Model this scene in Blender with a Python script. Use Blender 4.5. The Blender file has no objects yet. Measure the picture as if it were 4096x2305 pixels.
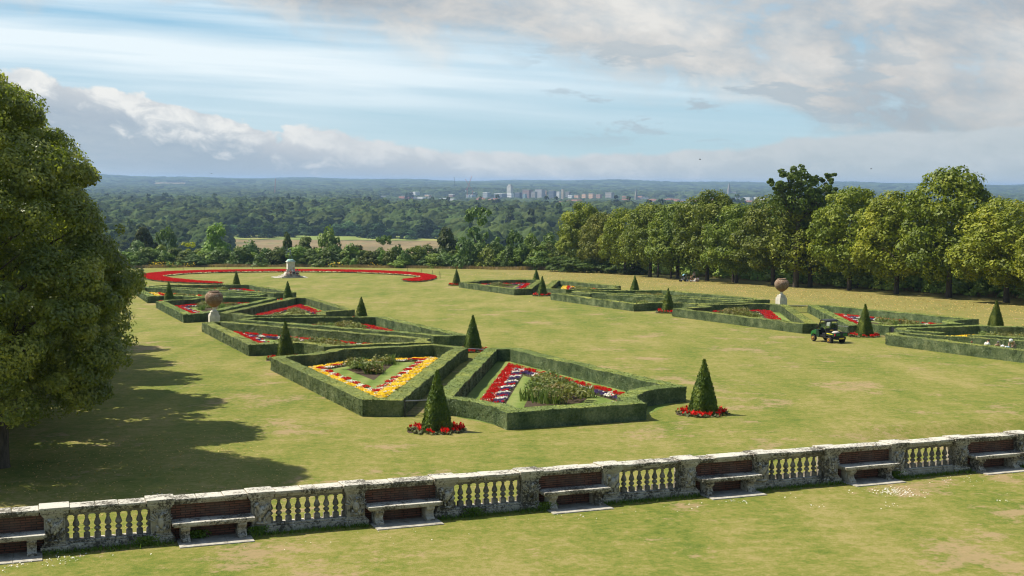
import bpy, bmesh, math, random
import numpy as np
from mathutils import Vector, Matrix
from mathutils.noise import noise as pnoise

S = bpy.context.scene
COL = S.collection
R = math.radians
rng = np.random.default_rng(7)
random.seed(7)

# ------------------------------------------------------------------ frame of the place
# The lawn is a plane falling 2.3 degrees away from the house; u runs along the balustrade,
# v along the garden's axis, both in metres from the point under the viewer.
F = 4950.0; HC = 9.6; CX, CY = 2048.0, 1152.5
def nrm(v): v = np.asarray(v, float); return v / np.linalg.norm(v)
def ray(px, py): return np.array([(px - CX) / F, (py - CY) / F, 1.0])
_n = nrm(np.cross(ray(0, 710), ray(4096, 745.6))); UP = _n if _n[1] < 0 else -_n
_l = nrm(np.cross(ray(150, 920), ray(14900, 900))); NL = _l if _l[1] < 0 else -_l
AX = ray(150, 920); AX = nrm(AX - NL * AX.dot(NL))
UU = np.cross(AX, -NL); UU = UU if UU[0] > 0 else -UU
FW = np.array([0, 0, 1.0]); YW = nrm(FW - UP * FW.dot(UP)); XW = np.cross(YW, UP)
M = np.array([XW, YW, UP])                      # picture frame -> world (Z up)
CAMZ = 60.0                                     # viewer's height over the valley floor
CAM = np.array([0, 0, CAMZ])
UW, AW, NW = M @ UU, M @ AX, M @ NL
TH = math.atan2(UW[1], UW[0])                   # heading of the u direction
ZPL = lambda x, y: CAMZ + (-HC - NW[0] * x - NW[1] * y) / NW[2]     # lawn plane height
def L(u, v, h=0.0):
    p = CAM + UW * u + AW * v - NW * HC
    return np.array([p[0], p[1], p[2] + h])
def LA(u, v, h=0.0):
    u = np.asarray(u, float); v = np.asarray(v, float)
    p = CAM + u[..., None] * UW + v[..., None] * AW - NW * HC
    p[..., 2] += h
    return p
_A2 = np.linalg.inv(np.array([[UW[0], AW[0]], [UW[1], AW[1]]]))
_o = CAM - NW * HC
def to_uv(x, y):
    q = np.stack([np.asarray(x) - _o[0], np.asarray(y) - _o[1]], -1) @ _A2.T
    return q[..., 0], q[..., 1]
def unp(px, py, h=0.0):
    r = ray(px, py); t = -(HC - h) / r.dot(NL); p = r * t
    return p.dot(UU), p.dot(AX)
def wdir(px, py): d = M @ ray(px, py); return d / d[1]       # direction with y = 1

def sstep(a, b, x):
    t = np.clip((x - a) / (b - a), 0, 1); return t * t * (3 - 2 * t)
def vedge(u):
    return np.interp(u, [-200, 23, 40, 62, 83, 102, 116, 130, 300], [322, 321, 323, 316, 295, 278, 266, 262, 262])
def ground_z(x, y):
    """valley terrain: falls from the lawn's edge to the river plain, rises to low hills far off"""
    x = np.asarray(x, float); y = np.asarray(y, float)
    u, v = to_uv(x, y)
    e = np.maximum(np.maximum(v - vedge(u), u - 150), -140 - u)
    ec = np.maximum(e, 0)
    zp = ZPL(x, y) + np.maximum(v - vedge(u), 0) * 0.036
    zp = np.clip(zp, 15, 60)
    z = zp * np.exp(-ec / 190.0)
    D = np.hypot(x, y); a = x / np.maximum(y, 1)
    z = z + 53 * sstep(5200, 11500, D) + 14 * sstep(8000, 12500, D) * sstep(-.05, -.4, a)
    z = z + 16 * np.exp(-((D - 5300) / 420) ** 2) * np.exp(-((a + .04) / .08) ** 2)
    z = z + 12 * np.exp(-((D - 5600) / 500) ** 2) * np.exp(-((a - .27) / .16) ** 2)
    z = z + 6 * np.sin(D / 900 + a * 9) * sstep(6000, 9000, D) * (1 - sstep(11000, 13000, D))
    z = z + (7 * np.sin(a * 31 + D / 2100) + 5 * np.sin(a * 73 + 1.3)) * sstep(8500, 11500, D)
    return z

# ------------------------------------------------------------------ object helpers
def link(o, parent=None):
    COL.objects.link(o)
    if parent is not None: o.parent = parent
    return o
def tag(o, label=None, cat=None, group=None, kind=None):
    if label: o['label'] = label
    if cat: o['category'] = cat
    if group: o['group'] = group
    if kind: o['kind'] = kind
    return o
def empty(name, loc, rz=0.0, label=None, cat=None, group=None):
    o = bpy.data.objects.new(name, None); o.empty_display_size = .3
    o.location = [float(c) for c in loc]; o.rotation_euler = (0, 0, rz)
    link(o); return tag(o, label, cat, group)
def obj(name, me, mat=None, parent=None, loc=None, rot=None, smooth=False, color=None):
    o = bpy.data.objects.new(name, me)
    if mat is not None:
        if isinstance(mat, (list, tuple)):
            if len(me.materials) == 0:
                for m in mat: me.materials.append(m)
        elif len(me.materials) == 0: me.materials.append(mat)
    if loc is not None: o.location = [float(c) for c in loc]
    if rot is not None: o.rotation_euler = rot
    if smooth: me.polygons.foreach_set('use_smooth', [True] * len(me.polygons))
    if color is not None: o.color = color
    return link(o, parent)
def copy_tree(o, parent=None):
    c = o.copy(); COL.objects.link(c); c.parent = parent
    for ch in list(o.children): copy_tree(ch, c)
    return c

class MB:
    def __init__(s): s.v = []; s.f = []; s.m = []
    def add(s, vs, fs, mi=0):
        b = len(s.v); s.v += [tuple(map(float, p)) for p in vs]
        s.f += [tuple(i + b for i in f) for f in fs]; s.m += [mi] * len(fs); return s
    def box(s, x0, x1, y0, y1, z0, z1, mi=0, taper=0, top=None):
        t = taper
        vs = [(x0, y0, z0), (x1, y0, z0), (x1, y1, z0), (x0, y1, z0), (x0 + t, y0 + t, z1), (x1 - t, y0 + t, z1), (x1 - t, y1 - t, z1), (x0 + t, y1 - t, z1)]
        return s.add(vs, [(3, 2, 1, 0), (4, 5, 6, 7), (0, 1, 5, 4), (1, 2, 6, 5), (2, 3, 7, 6), (3, 0, 4, 7)], mi)
    def prism(s, pts, a, b, axis='x', mi=0):
        """polygon pts (p,q) extruded along an axis from a to b"""
        n = len(pts)
        def P(c, p, q): return {'x': (c, p, q), 'y': (p, c, q), 'z': (p, q, c)}[axis]
        vs = [P(a, *p) for p in pts] + [P(b, *p) for p in pts]
        fs = [tuple(range(n)), tuple(range(2 * n - 1, n - 1, -1))] + [(i, (i + 1) % n + 0, (i + 1) % n + n, i + n)[::-1] for i in range(n)]
        return s.add(vs, fs, mi)
    def lathe(s, prof, n=16, c=(0, 0, 0), mi=0, sq=None):
        vs = []; fs = []
        for r, z in prof:
            for k in range(n):
                a = 2 * math.pi * k / n
                vs.append((c[0] + r * math.cos(a), c[1] + r * math.sin(a), c[2] + z))
        for i in range(len(prof) - 1):
            for k in range(n):
                fs.append((i * n + k, i * n + (k + 1) % n, (i + 1) * n + (k + 1) % n, (i + 1) * n + k))
        fs.append(tuple(range(n - 1, -1, -1))); m = (len(prof) - 1) * n; fs.append(tuple(range(m, m + n)))
        return s.add(vs, fs, mi)
    def tube(s, pts, rad, n=8, mi=0):
        pts = [Vector(p) for p in pts]; vs = []; fs = []
        if not isinstance(rad, (list, tuple)): rad = [rad] * len(pts)
        for i, p in enumerate(pts):
            d = (pts[min(i + 1, len(pts) - 1)] - pts[max(i - 1, 0)]).normalized()
            a = d.orthogonal().normalized() if abs(d.z) > .9 else d.cross(Vector((0, 0, 1))).normalized()
            if abs(d.z) > .9: a = (Vector((1, 0, 0)) - d * d.x).normalized()
            b = d.cross(a)
            for k in range(n):
                t = 2 * math.pi * k / n; vs.append(p + (a * math.cos(t) + b * math.sin(t)) * rad[i])
        for i in range(len(pts) - 1):
            for k in range(n): fs.append((i * n + k, i * n + (k + 1) % n, (i + 1) * n + (k + 1) % n, (i + 1) * n + k))
        fs.append(tuple(range(n - 1, -1, -1))); m = (len(pts) - 1) * n; fs.append(tuple(range(m, m + n)))
        return s.add(vs, fs, mi)
    def ell(s, c, r, n=10, m=7, mi=0, rot=None):
        vs = []; fs = []
        for i in range(m + 1):
            t = math.pi * i / m
            for k in range(n):
                a = 2 * math.pi * k / n
                p = Vector((r[0] * math.sin(t) * math.cos(a), r[1] * math.sin(t) * math.sin(a), r[2] * math.cos(t)))
                if rot is not None: p = rot @ p
                vs.append((c[0] + p.x, c[1] + p.y, c[2] + p.z))
        for i in range(m):
            for k in range(n): fs.append(((i + 1) * n + k, (i + 1) * n + (k + 1) % n, i * n + (k + 1) % n, i * n + k))
        return s.add(vs, fs, mi)
    def mesh(s, name='part'):
        me = bpy.data.meshes.new(name); me.from_pydata(s.v, [], s.f); me.update()
        if any(s.m): me.polygons.foreach_set('material_index', s.m)
        return me
    def build(s, name, mat, parent=None, loc=None, rot=None, smooth=False, bevel=0, color=None):
        o = obj(name, s.mesh(name), mat, parent, loc, rot, smooth, color)
        if bevel:
            b = o.modifiers.new('b', 'BEVEL'); b.width = bevel; b.segments = 2; b.limit_method = 'ANGLE'; b.harden_normals = False
        return o

def quads_mesh(v, name='q', mi=None):
    """v: (N,4,3) -> mesh of N separate quads"""
    v = np.ascontiguousarray(v, dtype=np.float32); n = len(v)
    me = bpy.data.meshes.new(name)
    me.vertices.add(n * 4); me.vertices.foreach_set('co', v.reshape(-1))
    me.loops.add(n * 4); me.loops.foreach_set('vertex_index', np.arange(n * 4, dtype=np.int32))
    me.polygons.add(n); me.polygons.foreach_set('loop_start', np.arange(0, n * 4, 4, dtype=np.int32))
    try: me.polygons.foreach_set('loop_total', np.full(n, 4, dtype=np.int32))
    except Exception: pass
    if mi is not None: me.polygons.foreach_set('material_index', np.asarray(mi, dtype=np.int32))
    me.update(calc_edges=True); return me
def grid_mesh(P, name='g', close=False, mi=None):
    """P: (a,b,3) grid -> quad mesh"""
    a, b = P.shape[:2]; me = bpy.data.meshes.new(name)
    idx = np.arange(a * b).reshape(a, b)
    if close: idx = np.concatenate([idx, idx[:1]], 0)
    q = np.stack([idx[:-1, :-1], idx[1:, :-1], idx[1:, 1:], idx[:-1, 1:]], -1).reshape(-1, 4)
    me.vertices.add(a * b); me.vertices.foreach_set('co', np.ascontiguousarray(P, dtype=np.float32).reshape(-1))
    n = len(q); me.loops.add(n * 4); me.loops.foreach_set('vertex_index', q.reshape(-1).astype(np.int32))
    me.polygons.add(n); me.polygons.foreach_set('loop_start', np.arange(0, n * 4, 4, dtype=np.int32))
    if mi is not None: me.polygons.foreach_set('material_index', mi.astype(np.int32))
    me.update(calc_edges=True); return me
def unit(a): return a / np.maximum(np.linalg.norm(a, axis=-1, keepdims=True), 1e-9)
def rdir(n): return unit(rng.normal(size=(n, 3)))
def cards(c, n, s, asp=1.0, diamond=True, long=None):
    """leaf-shaped quads at c with normal n and half size s; long: preferred long axis"""
    N = len(c); n = unit(n)
    t = rdir(N) if long is None else np.broadcast_to(long, (N, 3)) + rng.normal(size=(N, 3)) * .25
    a = unit(t - n * np.sum(t * n, -1, keepdims=True)); b = np.cross(n, a)
    s = np.broadcast_to(np.asarray(s, float), (N,))[:, None]
    A = a * s * asp; B = b * s
    if diamond: return np.stack([c - A, c + B * .8 - A * .1, c + A, c - B * .8 - A * .1], 1)
    return np.stack([c - A - B, c + A - B, c + A + B, c - A + B], 1)

# ------------------------------------------------------------------ materials
def newmat(name):
    m = bpy.data.materials.new(name); m.use_nodes = True; nt = m.node_tree; nt.nodes.clear(); return m, nt
def nd(nt, t, **k):
    n = nt.nodes.new(t)
    for a, b in k.items():
        if a.startswith('i_'):
            key = a[2:]; key = int(key) if key.isdigit() else key.replace('_', ' ')
            n.inputs[key].default_value = b
        else: setattr(n, a, b)
    return n
def ramp(nt, fac, stops, interp='LINEAR'):
    r = nt.nodes.new('ShaderNodeValToRGB'); r.color_ramp.interpolation = interp
    el = r.color_ramp.elements
    while len(el) > 1: el.remove(el[-1])
    for i, (p, c) in enumerate(stops):
        e = el[0] if i == 0 else el.new(p)
        e.position = p; e.color = (*c, 1) if hasattr(c, '__len__') else (c, c, c, 1)
    if fac is not None: nt.links.new(fac, r.inputs[0])
    return r.outputs[0]
def noise_n(nt, scale, detail=4, rough=.55, vec=None, dist=0):
    n = nd(nt, 'ShaderNodeTexNoise'); n.inputs['Scale'].default_value = scale; n.inputs['Detail'].default_value = detail
    n.inputs['Roughness'].default_value = rough; n.inputs['Distortion'].default_value = dist
    if vec is not None: nt.links.new(vec, n.inputs['Vector'])
    return n.outputs[0]
def coord(nt, kind='Object', scale=(1, 1, 1), rot=(0, 0, 0), loc=(0, 0, 0)):
    if kind == 'Position': t = nd(nt, 'ShaderNodeNewGeometry').outputs['Position']
    else: t = nd(nt, 'ShaderNodeTexCoord').outputs[kind]
    mp = nd(nt, 'ShaderNodeMapping'); mp.inputs['Scale'].default_value = scale; mp.inputs['Rotation'].default_value = rot; mp.inputs['Location'].default_value = loc
    nt.links.new(t, mp.inputs[0]); return mp.outputs[0]
def mixc(nt, fac, a, b, mode='MIX'):
    m = nd(nt, 'ShaderNodeMix', data_type='RGBA', blend_type=mode)
    for sock, val in ((m.inputs[0], fac), (m.inputs[6], a), (m.inputs[7], b)):
        if isinstance(val, (int, float)): sock.default_value = val
        elif isinstance(val, (tuple, list)): sock.default_value = (*val, 1)
        else: nt.links.new(val, sock)
    return m.outputs[2]
def math_n(nt, op, a, b=None, c=None, clamp=False):
    m = nd(nt, 'ShaderNodeMath', operation=op, use_clamp=clamp)
    for s, val in zip(m.inputs, (a, b, c)):
        if val is None: continue
        if isinstance(val, (int, float)): s.default_value = val
        else: nt.links.new(val, s)
    return m.outputs[0]
def bump(nt, h, strength=.5, dist=.02):
    b = nd(nt, 'ShaderNodeBump'); b.inputs['Strength'].default_value = strength; b.inputs['Distance'].default_value = dist
    nt.links.new(h, b.inputs['Height']); return b.outputs[0]
def finish(nt, col, rough=.8, spec=.3, metal=0, normal=None):
    p = nd(nt, 'ShaderNodeBsdfPrincipled'); o = nd(nt, 'ShaderNodeOutputMaterial')
    if isinstance(col, (tuple, list)): p.inputs['Base Color'].default_value = (*col, 1)
    else: nt.links.new(col, p.inputs['Base Color'])
    if isinstance(rough, (int, float)): p.inputs['Roughness'].default_value = rough
    else: nt.links.new(rough, p.inputs['Roughness'])
    p.inputs['Specular IOR Level'].default_value = spec; p.inputs['Metallic'].default_value = metal
    if normal is not None: nt.links.new(normal, p.inputs['Normal'])
    nt.links.new(p.outputs[0], o.inputs[0]); return p
def plain(name, col, rough=.6, var=.12, scale=8, spec=.3, metal=0, kind='Object'):
    m, nt = newmat(name); n = noise_n(nt, scale, 3, vec=coord(nt, kind))
    a = tuple(c * (1 - var) for c in col); b = tuple(min(1, c * (1 + var)) for c in col)
    finish(nt, ramp(nt, n, [(.3, a), (.7, b)]), rough, spec, metal); return m
def leafmat(name, dark, mid, light, scale=.6, trans=.3, rough=.55, randb=.25, fine=6, spec=.25, coordk='Object'):
    """foliage: colour varies from clump to clump and leaf to leaf, lets some light through"""
    m, nt = newmat(name)
    vec = coord(nt, coordk)
    n1 = noise_n(nt, scale, 3, .6, vec); n2 = noise_n(nt, fine, 2, .7, vec)
    f = math_n(nt, 'ADD', math_n(nt, 'MULTIPLY', n1, .6), math_n(nt, 'MULTIPLY', n2, .4))
    c = ramp(nt, f, [(.3, dark), (.5, mid), (.7, light)])
    oi = nd(nt, 'ShaderNodeObjectInfo')
    c = mixc(nt, 1.0, c, oi.outputs['Color'], 'MULTIPLY')
    br = math_n(nt, 'ADD', math_n(nt, 'MULTIPLY', oi.outputs['Random'], randb), 1 - randb / 2)
    hs = nd(nt, 'ShaderNodeHueSaturation'); nt.links.new(c, hs.inputs['Color']); nt.links.new(br, hs.inputs['Value'])
    hs.inputs['Saturation'].default_value = 1.0
    nt.links.new(math_n(nt, 'ADD', math_n(nt, 'MULTIPLY', math_n(nt, 'FRACT', math_n(nt, 'MULTIPLY', oi.outputs['Random'], 7.13)), .03), .485), hs.inputs['Hue'])
    c = hs.outputs[0]
    p = nd(nt, 'ShaderNodeBsdfPrincipled'); nt.links.new(c, p.inputs['Base Color']); p.inputs['Roughness'].default_value = rough
    p.inputs['Specular IOR Level'].default_value = spec
    tr = nd(nt, 'ShaderNodeBsdfTranslucent')
    nt.links.new(mixc(nt, 1.0, c, (1.15, 1.25, .55), 'MULTIPLY'), tr.inputs['Color'])
    mx = nd(nt, 'ShaderNodeMixShader'); mx.inputs[0].default_value = trans
    nt.links.new(p.outputs[0], mx.inputs[1]); nt.links.new(tr.outputs[0], mx.inputs[2])
    o = nd(nt, 'ShaderNodeOutputMaterial'); nt.links.new(mx.outputs[0], o.inputs[0]); return m

MAT = {}
def build_materials():
    # mown lawn: green turf with straw-coloured dry patches, stretched mowing marks
    m, nt = newmat('lawn_turf')
    rotz = (0, 0, -TH)
    p = coord(nt, 'Position', rot=rotz)
    big = noise_n(nt, .10, 7, .62, p)
    mid = noise_n(nt, .9, 7, .68, coord(nt, 'Position', scale=(.8, 1.3, 1), rot=rotz))
    str1 = noise_n(nt, .35, 5, .65, coord(nt, 'Position', scale=(1.0, .22, 1), rot=(0, 0, -TH + 1.35)))
    fine = noise_n(nt, 3.6, 6, .82, p); fine2 = noise_n(nt, 26, 3, .85, p)
    dry = noise_n(nt, .22, 8, .74, coord(nt, 'Position', scale=(1, 1, 1), rot=rotz, loc=(31, 17, 0)))
    f = math_n(nt, 'ADD', math_n(nt, 'MULTIPLY', big, .13), math_n(nt, 'MULTIPLY', mid, .17))
    f = math_n(nt, 'ADD', f, math_n(nt, 'MULTIPLY', str1, .18))
    f = math_n(nt, 'ADD', f, math_n(nt, 'MULTIPLY', fine, .30))
    f = math_n(nt, 'ADD', f, math_n(nt, 'MULTIPLY', fine2, .22))
    c = ramp(nt, f, [(.415, (.066, .104, .013)), (.46, (.118, .147, .021)), (.51, (.182, .177, .038)), (.56, (.265, .220, .082))])
    fd = math_n(nt, 'ADD', math_n(nt, 'MULTIPLY', dry, .75), math_n(nt, 'MULTIPLY', fine, .25))
    c = mixc(nt, ramp(nt, fd, [(.55, 0), (.60, .7)]), c, (.31, .215, .125))
    # straw-dry strip under the east avenue (further right)
    sx = nd(nt, 'ShaderNodeSeparateXYZ'); nt.links.new(p, sx.inputs[0])
    uof = float(M[0] @ np.zeros(3))
    east = math_n(nt, 'MULTIPLY', ramp(nt, math_n(nt, 'DIVIDE', sx.outputs[0], 200), [(.40, 0), (.52, 1)]), .55)
    c = mixc(nt, east, c, (.225, .178, .062))
    finish(nt, c, .9, .12, 0, bump(nt, math_n(nt, 'ADD', fine2, math_n(nt, 'MULTIPLY', fine, .8)), .55, .03)); MAT['lawn'] = m
    # fresh close-mown grass inside the beds
    m, nt = newmat('fresh_mown_grass'); p = coord(nt, 'Position', rot=rotz)
    st = nd(nt, 'ShaderNodeTexWave', wave_type='BANDS', bands_direction='X'); st.inputs['Scale'].default_value = .22; st.inputs['Distortion'].default_value = .6
    nt.links.new(coord(nt, 'Position', rot=(0, 0, -TH + .42)), st.inputs[0])
    f = math_n(nt, 'ADD', math_n(nt, 'MULTIPLY', st.outputs['Fac'], .25), math_n(nt, 'MULTIPLY', noise_n(nt, 1.2, 5, .7, p), .75))
    c = ramp(nt, f, [(.3, (.095, .145, .024)), (.5, (.140, .190, .040)), (.7, (.21, .235, .07))])
    finish(nt, c, .9, .12, 0, bump(nt, noise_n(nt, 30, 3, .8, p), .5, .03)); MAT['fresh'] = m
    # valley floor
    m, nt = newmat('valley_turf'); p = coord(nt, 'Position')
    c = ramp(nt, noise_n(nt, .012, 6, .6, p), [(.35, (.045, .065, .02)), (.5, (.075, .095, .03)), (.62, (.14, .14, .055))])
    finish(nt, c, .95, .1); MAT['valley'] = m
    m, nt = newmat('stubble_field'); p = coord(nt, 'Position', scale=(1, .5, 1))
    c = ramp(nt, noise_n(nt, .03, 6, .65, p), [(.3, (.11, .105, .045)), (.45, (.18, .135, .068)), (.6, (.23, .175, .09)), (.7, (.11, .13, .045))])
    finish(nt, c, .95, .1); MAT['field'] = m
    m, nt = newmat('pasture'); p = coord(nt, 'Position', scale=(1, .4, 1))
    c = ramp(nt, noise_n(nt, .02, 5, .6, p), [(.3, (.12, .17, .04)), (.5, (.20, .24, .06)), (.7, (.33, .30, .10))])
    finish(nt, c, .95, .1); MAT['pasture'] = m
    m, nt = newmat('bed_soil'); p = coord(nt, 'Position')
    finish(nt, ramp(nt, noise_n(nt, 9, 5, .7, p), [(.3, (.028, .02, .012)), (.7, (.11, .08, .052))]), .95, .1, 0, bump(nt, noise_n(nt, 14, 4, .7, p), .8, .05)); MAT['soil'] = m
    # weathered limestone with dark lichen and pale crust
    m, nt = newmat('weathered_limestone'); p = coord(nt, 'Position')
    n1 = noise_n(nt, 3.0, 6, .72, p, .4); n2 = noise_n(nt, 13, 5, .75, p, .3); n3 = noise_n(nt, 1.1, 4, .6, coord(nt, 'Position', loc=(7, 3, 1)))
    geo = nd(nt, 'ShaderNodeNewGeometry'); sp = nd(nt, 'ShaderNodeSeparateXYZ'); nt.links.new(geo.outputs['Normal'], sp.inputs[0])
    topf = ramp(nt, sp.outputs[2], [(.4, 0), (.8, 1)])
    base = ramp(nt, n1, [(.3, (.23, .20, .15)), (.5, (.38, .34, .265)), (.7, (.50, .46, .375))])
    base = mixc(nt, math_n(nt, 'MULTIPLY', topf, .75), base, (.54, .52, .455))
    dk = math_n(nt, 'ADD', math_n(nt, 'MULTIPLY', n2, .55), math_n(nt, 'MULTIPLY', n3, .45))
    dark = ramp(nt, dk, [(.50, 0), (.545, .88)])
    base = mixc(nt, dark, base, (.05, .043, .032))
    crust = ramp(nt, noise_n(nt, 5.5, 5, .7, coord(nt, 'Position', loc=(3, 9, 4))), [(.60, 0), (.66, .8)])
    base = mixc(nt, crust, base, (.62, .60, .52))
    rust = ramp(nt, noise_n(nt, 2.3, 4, .7, coord(nt, 'Position', loc=(13, 2, 8))), [(.66, 0), (.72, .6)])
    base = mixc(nt, rust, base, (.36, .22, .08))
    finish(nt, base, .9, .15, 0, bump(nt, math_n(nt, 'ADD', n2, n1), .6, .03)); MAT['stone'] = m
    m, nt = newmat('dark_weathered_stone'); p = coord(nt, 'Position')
    n2 = noise_n(nt, 15, 5, .75, p)
    base = ramp(nt, noise_n(nt, 4, 5, .7, p), [(.3, (.085, .075, .058)), (.5, (.17, .15, .12)), (.7, (.33, .30, .25))])
    base = mixc(nt, ramp(nt, n2, [(.58, 0), (.64, .7)]), base, (.45, .43, .37))
    base = mixc(nt, ramp(nt, noise_n(nt, 1.6, 2, .5, coord(nt, 'Position', loc=(5, 5, 5))), [(.7, 0), (.74, .6)]), base, (.38, .22, .08))
    finish(nt, base, .9, .15, 0, bump(nt, n2, .6, .03)); MAT['dstone'] = m
    m, nt = newmat('pale_dressed_stone'); p = coord(nt, 'Object')
    n = noise_n(nt, 2.2, 6, .7, p)
    st = noise_n(nt, 1.6, 4, .6, coord(nt, 'Object', scale=(3, 3, .5)))
    c = ramp(nt, n, [(.3, (.44, .405, .335)), (.55, (.60, .565, .48)), (.75, (.70, .665, .58))])
    c = mixc(nt, ramp(nt, st, [(.5, 0), (.75, .5)]), c, (.30, .28, .235))
    finish(nt, c, .85, .2, 0, bump(nt, n, .3, .02)); MAT['pale'] = m
    m, nt = newmat('old_paving_stone'); p = coord(nt, 'Position'); n = noise_n(nt, 3, 6, .75, p)
    finish(nt, ramp(nt, n, [(.3, (.16, .14, .11)), (.5, (.36, .335, .28)), (.7, (.55, .52, .46))]), .9, .15, 0, bump(nt, n, .5, .02)); MAT['paving'] = m
    m, nt = newmat('thin_red_brick'); p = coord(nt, 'Object', rot=(R(90), 0, 0))
    b = nd(nt, 'ShaderNodeTexBrick'); nt.links.new(p, b.inputs[0]); b.inputs['Scale'].default_value = 1.0
    b.inputs['Brick Width'].default_value = .30; b.inputs['Row Height'].default_value = .075; b.inputs['Mortar Size'].default_value = .013
    b.inputs['Color1'].default_value = (.20, .078, .048, 1); b.inputs['Color2'].default_value = (.10, .046, .033, 1); b.inputs['Mortar'].default_value = (.03, .022, .018, 1)
    c = mixc(nt, ramp(nt, noise_n(nt, 2.5, 5, .7, coord(nt, 'Object')), [(.4, 0), (.75, .6)]), b.outputs[0], (.16, .12, .09))
    c = mixc(nt, ramp(nt, noise_n(nt, 7, 4, .7, coord(nt, 'Object')), [(.62, 0), (.7, .6)]), c, (.035, .028, .022))
    finish(nt, c, .9, .15, 0, bump(nt, b.outputs[1], -.6, .02)); MAT['brick'] = m
    m, nt = newmat('terracotta_crusted'); p = coord(nt, 'Object'); n = noise_n(nt, 3.2, 6, .75, p)
    sp = nd(nt, 'ShaderNodeSeparateXYZ'); nt.links.new(coord(nt, 'Object'), sp.inputs[0])
    c = ramp(nt, n, [(.3, (.11, .062, .038)), (.5, (.19, .118, .072)), (.68, (.27, .20, .135))])
    cr = ramp(nt, noise_n(nt, 8, 5, .8, p), [(.56, 0), (.62, .85)])
    hi = ramp(nt, math_n(nt, 'MULTIPLY', sp.outputs[2], .3), [(.70, 0), (.85, 1)])
    c = mixc(nt, math_n(nt, 'MULTIPLY', cr, hi), c, (.55, .50, .43))
    low = ramp(nt, math_n(nt, 'MULTIPLY', sp.outputs[2], .3), [(.62, 1), (.70, 0)])
    c = mixc(nt, math_n(nt, 'MULTIPLY', low, .6), c, (.27, .12, .035))
    finish(nt, c, .85, .2, 0, bump(nt, n, .6, .04)); MAT['terra'] = m
    MAT['bronze'] = plain('dark_bronze', (.085, .125, .12), .42, .4, 5, .6, .25)
    MAT['verdigris'] = plain('verdigris_copper', (.33, .50, .43), .7, .2, 3)
    m, nt = newmat('tree_bark'); p = coord(nt, 'Object', scale=(1, 1, .25)); n = noise_n(nt, 6, 6, .75, p)
    finish(nt, ramp(nt, n, [(.3, (.035, .028, .021)), (.7, (.13, .105, .078))]), .95, .1, 0, bump(nt, n, .8, .06)); MAT['bark'] = m
    MAT['iron'] = plain('dark_iron', (.03, .03, .032), .5, .2, 5, .5, .4)
    MAT['steel'] = plain('dull_steel_rail', (.22, .22, .24), .45, .2, 5, .5, .5)
    MAT['blackpaint'] = plain('black_painted_wood', (.018, .018, .022), .5, .3, 9)
    # foliage
    MAT['lime'] = leafmat('lime_leaves', (.048, .080, .009), (.150, .190, .020), (.35, .36, .048), .35, .27, randb=.12, fine=2.2)
    MAT['biglime'] = leafmat('dark_lime_leaves', (.060, .092, .014), (.180, .215, .032), (.52, .50, .10), .55, .46, randb=.05, fine=6.0, spec=.6, rough=.38)
    MAT['oak'] = leafmat('oak_leaves', (.035, .068, .010), (.075, .125, .016), (.14, .20, .03), .5, .25, randb=.1, fine=3)
    MAT['bush'] = leafmat('shrub_leaves', (.050, .080, .018), (.115, .155, .036), (.22, .25, .070), .5, .25, randb=.35, fine=2.5)
    MAT['wood'] = leafmat('woodland_leaves', (.022, .036, .013), (.055, .076, .025), (.130, .148, .052), .04, .08, rough=.95, randb=1.2, fine=.6, spec=.0)
    MAT['box'] = leafmat('box_hedge_side', (.016, .036, .012), (.092, .130, .054), (.24, .275, .13), .9, .04, randb=.1, fine=9, coordk='Position')  # own green, darkened in colour to stand in for shade among the leaves
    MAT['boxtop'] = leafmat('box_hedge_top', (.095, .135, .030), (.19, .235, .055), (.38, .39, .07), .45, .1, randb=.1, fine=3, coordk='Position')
    MAT['yew'] = leafmat('clipped_yew', (.022, .048, .007), (.085, .130, .015), (.23, .26, .032), 1.6, .15, randb=.15, fine=12)
    MAT['peony'] = leafmat('bronzed_shrub_leaves', (.105, .110, .034), (.195, .185, .066), (.31, .275, .12), 1.6, .3, randb=.3, fine=8, coordk='Position')
    MAT['iris'] = leafmat('sword_leaves', (.07, .12, .03), (.13, .19, .05), (.22, .27, .10), 2, .3, randb=.1, fine=9, coordk='Position')
    MAT['plantleaf'] = leafmat('bedding_leaves', (.05, .075, .02), (.11, .12, .045), (.24, .22, .12), 3, .2, randb=.1, fine=12, coordk='Position')
    MAT['drygrass'] = leafmat('dry_long_grass', (.19, .145, .07), (.32, .235, .12), (.43, .33, .18), .2, .3, randb=.1, fine=2, coordk='Position')
    MAT['greengrass'] = leafmat('lush_grass_blades', (.07, .13, .014), (.115, .19, .022), (.19, .25, .05), .8, .3, randb=.1, fine=5, coordk='Position')
    def flower(name, a, b):
        m, nt = newmat(name); n = noise_n(nt, 11, 3, .7, coord(nt, 'Position')); c = ramp(nt, n, [(.35, a), (.65, b)])
        p = nd(nt, 'ShaderNodeBsdfPrincipled'); nt.links.new(c, p.inputs[0]); p.inputs['Roughness'].default_value = .6; p.inputs['Specular IOR Level'].default_value = .2
        t = nd(nt, 'ShaderNodeBsdfTranslucent'); nt.links.new(c, t.inputs[0]); mx = nd(nt, 'ShaderNodeMixShader'); mx.inputs[0].default_value = .25
        nt.links.new(p.outputs[0], mx.inputs[1]); nt.links.new(t.outputs[0], mx.inputs[2]); o = nd(nt, 'ShaderNodeOutputMaterial'); nt.links.new(mx.outputs[0], o.inputs[0]); return m
    MAT['red'] = flower('scarlet_petals', (.50, .008, .006), (.85, .022, .012)); MAT['yellow'] = flower('golden_petals', (.84, .52, .008), (.97, .72, .04))
    MAT['white'] = flower('cream_petals', (.72, .68, .55), (.9, .87, .78)); MAT['purple'] = flower('violet_petals', (.075, .045, .16), (.16, .11, .27))
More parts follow.
